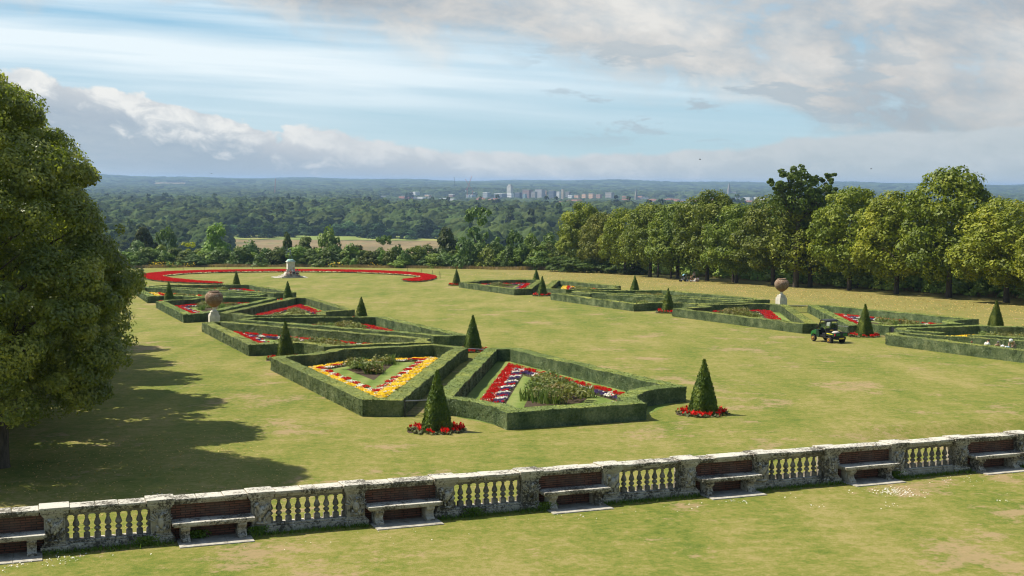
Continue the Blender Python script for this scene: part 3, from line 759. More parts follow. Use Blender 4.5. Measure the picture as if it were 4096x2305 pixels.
def build_yews():
    done = {}
    for (u, v, h, fl, lab) in YEWS:
        near = v < 100
        loc = L(u, v)
        r = empty('pyramid_yew', loc, TH, lab, 'yew', 'clipped pyramid yews standing at the bed corners')
        o = obj('foliage', YEW_NEAR if near else YEW_FAR, MAT['yew'], r); o.scale = (1, 1, h / 2.85)
        o.color = (1, 1, 1, 1)
        mb = MB(); mb.tube([(0, 0, -.05), (0, 0, .3)], .09, 8); mb.build('trunk', MAT['bark'], r)
        # ring of scarlet bedding round its foot
        key = near
        if key not in done:
            fr = empty('flower_ring', loc, TH, 'x', 'flower bed', 'scarlet rings round the pyramid yews')
            mb = MB(); n = 40; mb.add([(1.42 * math.cos(6.2832 * k / n), 1.42 * math.sin(6.2832 * k / n), .012) for k in range(n)], [tuple(range(n))])
            mb.build('soil', MAT['soil'], fr)
            p = disc_plants(110 if near else 70, .80, 1.28)
            n0 = len(fr.children)
            # plants() places on the lawn plane; build local copies instead
            base = np.concatenate([p, np.zeros((len(p), 1))], 1); sz = .15 if near else .2
            c = np.repeat(base, 6, 0) + rng.normal(size=(len(p) * 6, 3)) * [sz * .5, sz * .5, 0]; c[:, 2] = sz * (.2 + .9 * rng.random(len(c)))
            obj('foliage', quads_mesh(cards(c, rng.normal(size=c.shape) * .6 + [0, 0, 1], sz * .5, 1.3)), MAT['plantleaf'], fr)
            c = np.repeat(base[::2], 5, 0) + rng.normal(size=(len(base[::2]) * 5, 3)) * [sz * .30, sz * .30, 0]; c[:, 2] = sz * (1.2 + .8 * rng.random(len(c)))
            obj('red_blossoms', quads_mesh(cards(c, rng.normal(size=c.shape) * [1, 1, .5], sz * .33, 1.6, True, np.array([0, 0, 1.0]))), MAT['red'], fr)
            done[key] = fr
        else: fr = copy_tree(done[key]); fr.location = [float(c) for c in loc]
        fr.rotation_euler = (0, 0, TH + rng.random() * 6)
        fr['label'] = ' '.join(('scarlet flowers ringing the ' + lab.replace(',', '')).split()[:16])
        if v < 60: 
            pass
build_yews()

# ------------------------------------------------------------------ scarlet C-shaped ring round the monument
def build_ring():
    outer = [(560, 1109), (585, 1101), (640, 1095), (700, 1091), (880, 1086), (1163, 1083.5), (1400, 1085.5), (1600, 1092), (1700, 1101), (1752, 1112), (1735, 1122), (1690, 1129), (1645, 1131), (1612, 1126)]
    inner = [(1612, 1124), (1655, 1120), (1688, 1116), (1680, 1109), (1600, 1101), (1400, 1092), (1163, 1089.5), (880, 1092.5), (740, 1098), (660, 1106), (645, 1111), (672, 1118), (760, 1128), (890, 1137.5)]
    ob = [(892, 1139.5), (760, 1136), (660, 1131), (592, 1122)]
    O = [unp(*p) for p in outer]; I = [unp(*p) for p in inner]; B = [unp(*p) for p in ob]
    poly = O + I + B
    def smooth(P):  # Chaikin
        Q = []
        for i in range(len(P)):
            a = np.array(P[i]); b = np.array(P[(i + 1) % len(P)]); Q += [a * .75 + b * .25, a * .25 + b * .75]
        return Q
    poly = smooth(poly)
    A = np.array(poly); c = A.mean(0)
    root = empty('flower_ring', L(*c), 0, 'great C-shaped scarlet flower ring round the monument', 'flower bed')
    inv = Matrix.Translation(root.location).inverted()
    def inside(P, Q):
        x, y = Q[:, 0], Q[:, 1]; r = np.zeros(len(Q), bool); n = len(P)
        for i in range(n):
            x1, y1 = P[i]; x2, y2 = P[(i + 1) % n]
            with np.errstate(all='ignore'): r ^= ((y1 > y) != (y2 > y)) & (x < (x2 - x1) * (y - y1) / (y2 - y1) + x1)
        return r
    so = poly_at([tuple(p) for p in poly], .02).build('soil', MAT['soil'], root); so.matrix_parent_inverse = inv
    lo, hi = A.min(0), A.max(0); n = int((hi - lo).prod() * 18)
    pts = lo + rng.random((n, 2)) * (hi - lo); pts = pts[inside(A, pts)]
    n0 = len(root.children)
    plants(pts, np.full(len(pts), 'red', dtype=object), root, .20, True)
    # cream edging
    E = []
    for P in (I, ):
        for i in range(len(P) - 1):
            a, b = np.array(P[i]), np.array(P[i + 1]); k = max(1, int(np.linalg.norm(b - a) / .22))
            for j in range(k): E.append(a + (b - a) * j / k)
    E = np.array(E) + rng.normal(size=(len(E), 2)) * .22
    plants(E, np.full(len(E), 'cream', dtype=object), root, .30, True)
    for ch in root.children: ch.matrix_parent_inverse = inv
    mb = MB(); mb.tube([(0, 0, 0), (0, 0, 1.1)], .03, 6); me = mb.mesh()
    me.materials.append(MAT['iron'])
    for (x, y) in [(570, 1101), (663, 1096), (735, 1091), (818, 1087), (909, 1084), (1010, 1083), (1300, 1083), (1556, 1089), (1630, 1093), (1686, 1097), (1730, 1102), (1757, 1108), (1763, 1114)]:
        u, v = unp(x, y); o = bpy.data.objects.new('metal_stake', me); link(o); o.location = [float(c) for c in L(u, v)]
        tag(o, 'thin dark stake at the rim of the scarlet ring', 'stake', 'stakes round the scarlet ring')
build_ring()

# ------------------------------------------------------------------ path gates
def gate(p0, p1, h, label, kind='mesh'):
    a = np.array(p0, float); b = np.array(p1, float); w = float(np.linalg.norm(b - a)); P0 = L(*a)
    ang = math.atan2(*(L(*b) - L(*a))[[1, 0]])
    r = empty('metal_gate' if kind == 'mesh' else 'slatted_gate', P0, ang, label, 'gate', 'gates closing the grass paths')
    if kind == 'mesh':
        MB().tube([(0, 0, h), (w, 0, h)], .028, 8).build('top_rail', MAT['steel'], r)
        MB().tube([(0, 0, .06), (w, 0, .06)], .02, 8).build('bottom_rail', MAT['iron'], r)
        for x in (0, w): MB().tube([(x, 0, -.05), (x, 0, h + .04)], .03, 8).build('post', MAT['iron'], r)
        mb = MB(); n = int(w / .06)
        for k in range(1, n): mb.box(k * w / n - .004, k * w / n + .004, -.004, .004, .06, h)
        k = .14
        while k < h: mb.box(0, w, -.003, .003, k - .003, k + .003); k += .09
        mb.build('wire_mesh', MAT['iron'], r)
    else:
        for x in (0, w - .07): MB().box(x, x + .07, -.035, .035, -.05, h + .03).build('post', MAT['blackpaint'], r)
        mb = MB(); z = .12
        while z < h: mb.box(.07, w - .07, -.015, .015, z, z + .055); z += .075
        mb.build('slat_panel', MAT['blackpaint'], r)
gate((17.4, 60.8), (19.1, 60.7), .82, 'mesh gate with a pale top rail behind the nearest pyramid yew')
gate((29.5, 86.2), (30.7, 85.3), .8, 'mesh gate at the far end of the nearest path')
gate((16.3, 131.3), (17.5, 131.2), .85, 'mesh gate at the foot of the globe urn')
gate((66.7, 95.8), (68.3, 93.4), .85, 'mesh gate beside the tail of the utility vehicle')
gate((80.2, 121.4), (82.3, 120.0), .85, 'thin-railed gate at the avenue end of a path, right of the far globe urn')
gate((71.0, 90.8), (70.5, 89.5), .8, 'black slatted gate between two hedges, right of the utility vehicle', 'slat')

# ------------------------------------------------------------------ globe urns on pedestals
def urn(u, v, label):
    r = empty('globe_urn', L(u, v), TH, label, 'urn', 'terracotta globe urns on stone pedestals')
    s = .515
    mb = MB(); mb.box(-s - .04, s + .04, -s - .04, s + .04, -.05, .14); mb.box(-s, s, -s, s, .14, 1.03); mb.build('pedestal', MAT['pale'], r, bevel=.012)
    mb = MB(); mb.box(-.44, .44, -.44, .44, 1.03, 1.17); mb.box(-.37, .37, -.37, .37, 1.17, 1.40); mb.build('stepped_cap', MAT['pale'], r, bevel=.015)
    MB().lathe([(.30, 1.40), (.30, 1.44), (.26, 1.48), (.17, 1.56), (.145, 1.66), (.16, 1.72), (.20, 1.76), (.21, 1.80)], 24).build('socle', MAT['pale'], r, smooth=True)
    prof = [(.16, 1.79), (.22, 1.82), (.42, 1.95), (.62, 2.12), (.78, 2.33), (.87, 2.56), (.90, 2.76), (.88, 2.95), (.80, 3.12), (.68, 3.25), (.55, 3.33), (.50, 3.355)]
    pr = []
    for i in range(len(prof) - 1):
        for k in range(3): t = k / 3; pr.append((prof[i][0] * (1 - t) + prof[i + 1][0] * t, prof[i][1] * (1 - t) + prof[i + 1][1] * t))
    pr.append(prof[-1])
    o = MB().lathe(pr, 36).build('globe', MAT['terra'], r, smooth=True)
    MB().lathe([(.48, 3.34), (.53, 3.36), (.55, 3.40), (.53, 3.44), (.46, 3.45), (.42, 3.42), (.40, 3.30), (.1, 3.25)], 32).build('rim', MAT['terra'], r, smooth=True)
urn(16.45, 126.8, 'globe urn on a stone pedestal among the left beds, nearer the tall tree')
urn(86.2, 131.5, 'globe urn on a stone pedestal in front of the avenue trees')

# ------------------------------------------------------------------ balustrade with brick seats
V0 = 39.0; PU = .32; PS = 3.058
def uvmesh(mb):
    a = np.array(mb.v); P = LA(a[:, 0], a[:, 1]); P[:, 2] += a[:, 2]; mb.v = [tuple(p) for p in P]; return mb
def inv_of(r):
    return (Matrix.Translation(r.location) @ Matrix.Rotation(r.rotation_euler[2], 4, 'Z')).inverted()
def ub(mb, name, mat, root, bevel=.015, smooth=False):
    o = uvmesh(mb).build(name, mat, root, bevel=bevel, smooth=smooth); o.matrix_parent_inverse = inv_of(root); return o
def eagle_mesh(kind, sd):
    rg = random.Random(sd); mb = MB()
    Rz = lambda a: Matrix.Rotation(R(a), 3, 'Y')
    if kind == 'eagle':      # standing bird, head turned, wings half folded
        mb.ell((0, 0, .36), (.13, .09, .20), 10, 8, rot=Rz(18))
        mb.ell((-.12, -.03, .60), (.065, .06, .075), 8, 6); mb.ell((-.18, -.05, .58), (.045, .03, .022), 6, 5)
        mb.ell((-.09, -.01, .52), (.055, .055, .10), 8, 6, rot=Rz(-20))
        mb.ell((.10, -.02, .42), (.07, .05, .24), 8, 7, rot=Rz(28)); mb.ell((-.15, 0, .36), (.05, .045, .20), 8, 6, rot=Rz(-10))
        mb.ell((.16, -.02, .25), (.05, .04, .15), 8, 6, rot=Rz(35))
        mb.ell((-.05, -.03, .15), (.045, .05, .10), 8, 6); mb.ell((.07, -.03, .14), (.045, .05, .10), 8, 6)
        mb.ell((0, -.02, .05), (.18, .06, .05), 8, 6)
    else:                    # winged dragon, wings spread upward
        mb.ell((0, 0, .30), (.10, .08, .19), 10, 8); mb.ell((.02, -.04, .53), (.055, .055, .085), 8, 6, rot=Rz(20)); mb.ell((.07, -.06, .58), (.06, .035, .03), 8, 5)
        for s in (-1, 1):
            for k in range(4): mb.ell((s * (.11 + .025 * k), -.005, .50 - .045 * k), (.025, .035, .20 - .02 * k), 6, 6, rot=Rz(s * (22 + 16 * k)))
            mb.ell((s * .09, -.03, .13), (.045, .05, .11), 8, 6, rot=Rz(s * 15))
        mb.tube([(.03, -.02, .18), (.12, -.03, .08), (.20, -.02, .12), (.19, -.02, .22)], [.04, .035, .025, .012], 7)
        mb.ell((0, 0, .06), (.16, .05, .05), 8, 6)
    for i, p in enumerate(mb.v):
        q = Vector(p); n = pnoise(q * 9 + Vector((sd, 0, 0))) * .025; mb.v[i] = (p[0] + n, p[1] - abs(n) * .8, p[2] + n)
    return mb.mesh('relief')
BAL = (MB().box(-.105, .105, -.105, .105, 0, .17, taper=.004)
       .lathe([(.085, .165), (.09, .18), (.055, .205), (.05, .225), (.085, .245), (.108, .275), (.11, .30), (.09, .335), (.055, .36), (.052, .375), (.09, .40), (.112, .435), (.112, .47), (.095, .52), (.072, .575), (.052, .625), (.046, .65), (.062, .665), (.064, .68), (.045, .695), (.052, .72), (.07, .735)], 18)
       .box(-.085, .085, -.085, .085, .73, .79)).mesh('baluster')
def build_balustrade():
    root = empty('balustrade', L(0, V0), TH, 'long weathered stone balustrade with carved piers and brick panels across the lawn', 'balustrade')
    BAL.materials.append(MAT['dstone'])
    EA = [eagle_mesh('eagle', 3), eagle_mesh('dragon', 5), eagle_mesh('eagle', 8), eagle_mesh('dragon', 12)]
    for e in EA: e.materials.append(MAT['stone']); e.polygons.foreach_set('use_smooth', [True] * len(e.polygons))
    for k in range(-1, 14):
        c = PU + PS * k
        def P(x0, x1, y0, y1, z0, z1): return MB().box(c + x0, c + x1, V0 + y0, V0 + y1, z0, z1)
        mb = P(-.30, .30, .0, .56, .27, 1.05)
        mb.box(c - .25, c + .25, V0 - .018, V0 + .01, .33, .36); mb.box(c - .25, c + .25, V0 - .018, V0 + .01, .97, 1.0)
        mb.box(c - .28, c - .25, V0 - .018, V0 + .01, .33, 1.0); mb.box(c + .25, c + .28, V0 - .018, V0 + .01, .33, 1.0)
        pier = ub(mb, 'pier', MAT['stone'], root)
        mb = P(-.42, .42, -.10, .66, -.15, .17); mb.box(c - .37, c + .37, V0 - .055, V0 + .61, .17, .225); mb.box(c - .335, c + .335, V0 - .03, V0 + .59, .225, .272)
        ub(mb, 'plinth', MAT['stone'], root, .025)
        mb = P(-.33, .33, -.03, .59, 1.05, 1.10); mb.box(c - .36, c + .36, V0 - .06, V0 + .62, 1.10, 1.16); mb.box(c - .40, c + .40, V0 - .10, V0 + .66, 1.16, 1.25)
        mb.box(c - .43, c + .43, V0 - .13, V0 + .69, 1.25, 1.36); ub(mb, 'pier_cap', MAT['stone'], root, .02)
        o = obj('carved_relief', EA[(k + 1) % 2 + 2 * ((k // 2) % 2)] if k % 2 == 0 else EA[1 if (k // 2) % 2 else 3], None, pier)
        if k % 2 == 0: o.data = EA[0 if (k // 2) % 2 else 2]
        o.matrix_parent_inverse = Matrix.Identity(4)
        o.matrix_world = Matrix.Translation(Vector(L(c, V0 + .01, .30))) @ Matrix.Rotation(TH, 4, 'Z') @ Matrix.Diagonal((1.15, 1.9, 1.08, 1))
        wl = o.matrix_world.copy()
        o.matrix_basis = wl; o.matrix_parent_inverse = Matrix.Identity(4)
        # pier has an identity world matrix, so the relief keeps its own placement
        if k == 13: continue
        a, b = c + .43, c + PS - .43
        rr = random.Random(k + 50)
        cuts = [a] + sorted(a + (b - a) * (j + 1 + rr.uniform(-.2, .2)) / 3 for j in range(2)) + [b]
        mb = MB()
        for j in range(3):
            dz = rr.uniform(-.012, .012); dy = rr.uniform(-.02, .02)
            mb.box(cuts[j] + .004, cuts[j + 1] - .004, V0 - .07 + dy, V0 + .63 + dy, 1.22 + dz * .3, 1.325 + dz)
        mb.box(a, b, V0 + .02, V0 + .54, 1.13, 1.219)
        ub(mb, 'coping', MAT['stone'], root, .025)
        a, b = c + .30, c + PS - .30
        if k % 2 == 0:
            mb = MB().box(a + .1, b - .1, V0 + .02, V0 + .56, -.15, .20); mb.box(a, b, V0 + .08, V0 + .5, .20, .27); ub(mb, 'base_rail', MAT['stone'], root, .02)
            mb = MB().box(a, b, V0 + .12, V0 + .46, 1.045, 1.129)
            n = 8; sp = (b - a) / n
            ub(mb, 'top_rail', MAT['dstone'], root, .012)
            for j in range(n + 1):
                x = a + sp * j
                if j == 0: x += .02
                if j == n: x -= .02
                o = bpy.data.objects.new('baluster', BAL); link(o, root)
                if rr.random() < .02: pass
                w = L(x, V0 + .29, .268); o.matrix_parent_inverse = inv_of(root); o.matrix_basis = Matrix.Translation(Vector(w)) @ Matrix.Rotation(TH, 4, 'Z') @ Matrix.Diagonal((.9, .9, 1, 1))
        else:
            mb = MB().box(a, b, V0 + .2, V0 + .44, -.15, 1.129)
            me_o = mb; a2 = np.array(mb.v); A3 = [(p[0] - (c), p[1] - V0, p[2]) for p in mb.v]
            o = MB(); o.v = A3; o.f = mb.f; o.m = mb.m
            br = o.build('brick_panel', MAT['brick'], root); sl = math.atan2(L(c + 1, V0)[2] - L(c, V0)[2], 1)
            br.matrix_parent_inverse = inv_of(root); br.matrix_basis = Matrix.Translation(Vector(L(c, V0))) @ Matrix.Rotation(TH, 4, 'Z') @ Matrix.Rotation(-sl, 4, 'Y')
    return root
build_balustrade()

def build_benches():
    words = ['stone seat at the left edge of the balustrade', 'stone seat between the first two baluster panels from the left', 'stone seat left of the middle, below the shadow-free lawn', 'stone seat at the middle of the balustrade', 'stone seat right of the middle of the balustrade', 'stone seat just left of the scattered white petals', 'stone seat at the far right of the balustrade']
    for i, k in enumerate(range(-1, 13, 2)):
        c = PU + PS * k; a = c + .30; b = c + PS - .26; rr = random.Random(k)
        lab = 'weathered ' + words[i]
        r = empty('stone_bench', L((a + b) / 2, V0 - .2), TH, lab, 'bench', 'stone seats set against the brick panels')
        mb = MB(); m = a + (b - a) * (.45 + .1 * rr.random())
        mb.box(a, m, V0 - .50, V0 + .19, .555, .655); mb.box(m + .003, b, V0 - .49, V0 + .19, .553, .652)
        mb.box(a + .04, b - .04, V0 - .45, V0 + .19, .51, .552)
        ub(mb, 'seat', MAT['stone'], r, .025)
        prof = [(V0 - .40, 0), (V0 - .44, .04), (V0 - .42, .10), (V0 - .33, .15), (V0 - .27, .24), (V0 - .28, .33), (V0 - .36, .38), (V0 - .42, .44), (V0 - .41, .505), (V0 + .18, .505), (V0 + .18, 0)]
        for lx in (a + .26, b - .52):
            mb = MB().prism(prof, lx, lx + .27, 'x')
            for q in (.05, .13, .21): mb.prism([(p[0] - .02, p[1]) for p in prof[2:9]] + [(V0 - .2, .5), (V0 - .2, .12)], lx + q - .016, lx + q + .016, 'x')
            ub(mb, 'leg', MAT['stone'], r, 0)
        s = empty('paving_slab', L((a + b) / 2, V0 - .5), TH, 'worn paving strip under the ' + words[i], 'paving', 'paving strips under the stone seats')
        mb = MB(); m = a + (b - a) * rr.uniform(.3, .7)
        mb.box(a + .16, m, V0 - .98, V0 + .19, -.1, .035); mb.box(m + .006, b - .1, V0 - .98, V0 + .19, -.1, .033)
        ub(mb, 'slab', MAT['paving'], s, .012)
build_benches()

def tuft(u, v, n, h, sp, mat, name, label, cat, group, leaf=.03):
    b = np.stack([u + rng.normal(size=n) * sp, v - np.abs(rng.normal(size=n)) * sp * .5], -1); c = LA(b[:, 0], b[:, 1]); c[:, 2] += rng.random(n) * h
    r = empty(name, L(u, v), 0, label, cat, group)
    obj('foliage', quads_mesh(cards(c - L(u, v), rng.normal(size=(n, 3)) * .6 + [0, -.4, .6], leaf, 1.3)), mat, r); return r
for (u, v, w) in [(PU + 1 * PS - .5, V0 - .15, 'foot of the second pier from the left'), (PU + 1.95 * PS, V0 - .1, 'third pier from the left, by the seat leg'), (PU + 5 * PS + .45, V0 - .2, 'sixth pier'), (PU + 9.9 * PS, V0 - .1, 'seat nearest the white petals'), (PU + 4.3 * PS, V0 - .12, 'middle baluster panel'), (PU + 1.35 * PS, V0 + .05, 'brick wall under the second seat')]:
    tuft(u, v, 420, .28, .16, MAT['greengrass'], 'weed_tuft', 'green weed tuft at the ' + w, 'plant', 'weeds along the foot of the balustrade')

def lawn_bits():
    # lush unmown fringe along the balustrade's foot and around the pyramids' rings
    n = 7000; u = rng.uniform(-3, 42, n); v = V0 - .12 - np.abs(rng.normal(size=n)) * .16
    k = ((u - PU) / PS); inb = (np.floor(k) % 2 != 0); slab = inb & ((k % 1) > .12) & ((k % 1) < .88); u, v = u[~slab], v[~slab]; n = len(u)
    b = LA(u, v); h = .05 + .10 * rng.random(n); w = rng.normal(size=(n, 3)) * [.012, .012, 0]; t = b + rng.normal(size=(n, 3)) * [.03, .03, 0]; t[:, 2] += h
    q = np.stack([b - w, b + w, t + w * .2, t - w * .2], 1)
    tag(obj('grass_fringe', quads_mesh(q), MAT['greengrass']), 'lush green grass fringe at the foot of the balustrade', 'grass', kind='stuff')
    # petals / daisies
    pt = []
    cu, cv = unp(3590, 1970); pt += [np.stack([cu + rng.normal(size=330) * .42, cv + rng.normal(size=330) * .42], -1)]
    for (x, y, m, s) in [(2935, 2008, 22, .2), (3270, 2030, 10, .15), (3570, 2025, 16, .25), (4020, 2006, 10, .15), (250, 2240, 60, .35), (30, 2262, 60, .3), (3820, 1920, 40, .8), (2300, 2070, 10, .3), (700, 1990, 20, .6)]:
        a, b_ = unp(x, y); pt.append(np.stack([a + rng.normal(size=m) * s, b_ + rng.normal(size=m) * s], -1))
    pt.append(np.stack([rng.uniform(0, 40, 90), V0 - .9 - np.abs(rng.normal(size=90)) * .8], -1))
    pt = np.concatenate(pt); c = LA(pt[:, 0], pt[:, 1], .03)
    tag(obj('white_petals', quads_mesh(cards(c, rng.normal(size=c.shape) * .4 + [0, 0, 1], .012 + .02 * rng.random(len(c)), 1.2)), MAT['white']), 'scattered white petals and daisies on the near grass', 'petals', kind='stuff')
    # fallen lime leaves on the avenue side and under the big tree
    n = 7000; u = 114 - np.abs(rng.normal(size=n)) * 15; v = rng.uniform(95, 255, n)
    c1 = LA(u, v, .03); n2 = 1500; c2 = LA(rng.uniform(-4, 9, n2), rng.uniform(41, 60, n2), .03)
    c = np.concatenate([c1, c2]); s = np.concatenate([.045 + .05 * rng.random(n), .022 + .015 * rng.random(n2)])
    keep = np.ones(len(c), bool); uu_, vv_ = to_uv(c[:, 0], c[:, 1]); keep &= ~((uu_ > 64) & (uu_ < 85) & (vv_ < 200)); c = c[keep]; s = s[keep]
    tag(obj('fallen_leaves', quads_mesh(cards(c, rng.normal(size=c.shape) * .5 + [0, 0, 1], s, 1.2)), MAT['leaf_fall']), 'yellow fallen leaves strewn over the dry lawn', 'leaves', kind='stuff')
    # long dry grass at the lawn's far edge
    n = 50000; u = rng.uniform(-60, 122, n); e = rng.gamma(2, 1.3, n); v = vedge(u) + 1.0 + e
    n3 = 14000; v3 = rng.uniform(118, 262, n3); u3 = 124 + rng.gamma(2, 2.2, n3)
    n4 = 9000; u4 = rng.uniform(100, 124, n4); v4 = vedge(u4) - 3 + rng.gamma(2, 3, n4)
    u = np.concatenate([u, u3, u4]); v = np.concatenate([v, v3, v4]); n = len(u); b = LA(u, v)
    b[:, 2] = np.where(v > vedge(u) + 3, ground_z(b[:, 0], b[:, 1]), b[:, 2])
    h = (.20 + .55 * rng.random(n)) * np.array([1 + .6 * pnoise(Vector((x * .12, y * .12, 0))) for x, y in zip(u, v)]); w = rng.normal(size=(n, 3)) * [.07, .02, 0]; t = b + rng.normal(size=(n, 3)) * [.15, .15, 0]; t[:, 2] += h
    q = np.stack([b - w, b + w, t + w * .5, t - w * .5], 1)
    tag(obj('long_dry_grass', quads_mesh(q), MAT['drygrass']), 'strip of long straw-coloured grass at the lawn edge', 'grass', kind='stuff')
    c = []
    for (x, y, m) in [(1585, 1062, 26), (1610, 1064, 30), (1500, 1064, 12), (1335, 1066, 14), (1350, 1064, 14), (760, 1063, 14), (620, 1066, 26), (640, 1066, 20), (690, 1066, 8), (1770, 1064, 14)]:
        a, b_ = unp(x, 1072); p = LA(a + rng.normal(size=m) * .8, b_ + 1 + rng.normal(size=m) * .5, 0); p[:, 2] += .5 + rng.random(m) * .9; c.append(p)
    c = np.concatenate(c); tag(obj('yellow_wildflowers', quads_mesh(cards(c, rdir(len(c)), .13, 1.4)), MAT['yellow']), 'yellow wildflower spikes in the long dry grass', 'flowers', kind='stuff')
lawn_bits()

# ------------------------------------------------------------------ people
SKIN = plain('skin', (.50, .29, .20), .55, .08); HAIRS = {'brown': plain('hair_brown', (.05, .03, .018), .6), 'fair': plain('hair_fair', (.45, .28, .12), .6), 'grey': plain('hair_grey', (.16, .14, .13), .6), 'dark': plain('hair_dark', (.015, .012, .01), .5), 'red': plain('hair_auburn', (.20, .07, .03), .6)}
_cl = {}
def cloth(c):
    if c not in _cl: _cl[c] = plain('cloth_%d' % (len(_cl) + 1), c, .8, .12, 14)
    return _cl[c]
def stripes():
    if 'st' not in _cl:
        m, nt = newmat('striped_cloth'); w = nd(nt, 'ShaderNodeTexWave', bands_direction='Z'); w.inputs['Scale'].default_value = 4.2
        nt.links.new(coord(nt, 'Object'), w.inputs[0]); finish(nt, ramp(nt, w.outputs['Fac'], [(.45, (.10, .14, .26)), (.55, (.75, .76, .78))]), .8); _cl['st'] = m
    return _cl['st']
def skinned(name, verts, edges, mat, parent, sub=1):
    me = bpy.data.meshes.new(name); me.from_pydata([v[:3] for v in verts], edges, []); o = obj(name, me, mat, parent)
    o.modifiers.new('skin', 'SKIN').use_smooth_shade = True
    s = me.skin_vertices[0].data if len(me.skin_vertices) else None
    if s is None:
        bm = bmesh.new(); bm.from_mesh(me); bm.verts.layers.skin.verify(); bm.to_mesh(me); bm.free(); s = me.skin_vertices[0].data
    for i, v in enumerate(verts): r = v[3]; s[i].radius = (r, r) if not hasattr(r, '__len__') else r; s[i].use_root = (i == 0)
    if sub: m = o.modifiers.new('sub', 'SUBSURF'); m.levels = sub; m.render_levels = sub
    return o
POSES = {
 'stand': dict(pel=(0, 0, .94), chest=(0, .01, 1.27), neck=(0, 0, 1.45), head=(0, .02, 1.60), el=(.25, -.02, 1.12), ha=(.27, .06, .88), kn=(.11, .03, .50), an=(.12, -.02, .08)),
 'bend': dict(pel=(0, -.05, .90), chest=(0, .22, 1.12), neck=(0, .34, 1.22), head=(0, .45, 1.27), el=(.22, .36, .98), ha=(.16, .48, .86), kn=(.13, .06, .48), an=(.13, -.02, .08)),
 'stoop': dict(pel=(0, -.10, .84), chest=(0, .26, .92), neck=(0, .42, .95), head=(0, .54, .96), el=(.25, .36, .68), ha=(.20, .46, .40), kn=(.15, .08, .46), an=(.15, -.02, .08)),
 'crouch': dict(pel=(0, -.08, .42), chest=(0, .10, .70), neck=(0, .20, .84), head=(0, .28, .95), el=(.26, .28, .55), ha=(.20, .46, .36), kn=(.17, .32, .50), an=(.14, .02, .08)),
 'sit': dict(pel=(0, 0, .12), chest=(0, .04, .45), neck=(0, .04, .63), head=(0, .08, .78), el=(.24, .12, .35), ha=(.16, .34, .22), kn=(.12, .44, .12), an=(.11, .46, -.32)),
 'floor': dict(pel=(0, 0, .12), chest=(0, .06, .44), neck=(0, .06, .62), head=(0, .10, .77), el=(.25, .10, .34), ha=(.18, .34, .24), kn=(.24, .42, .24), an=(.10, .62, .07)),
 'stride': dict(pel=(0, 0, .92), chest=(0, .05, 1.24), neck=(0, .07, 1.42), head=(0, .11, 1.57), el=(.27, .10, 1.18), ha=(.18, .38, 1.15), kn=(.14, .20, .52), an=(.15, .10, .08)),
}
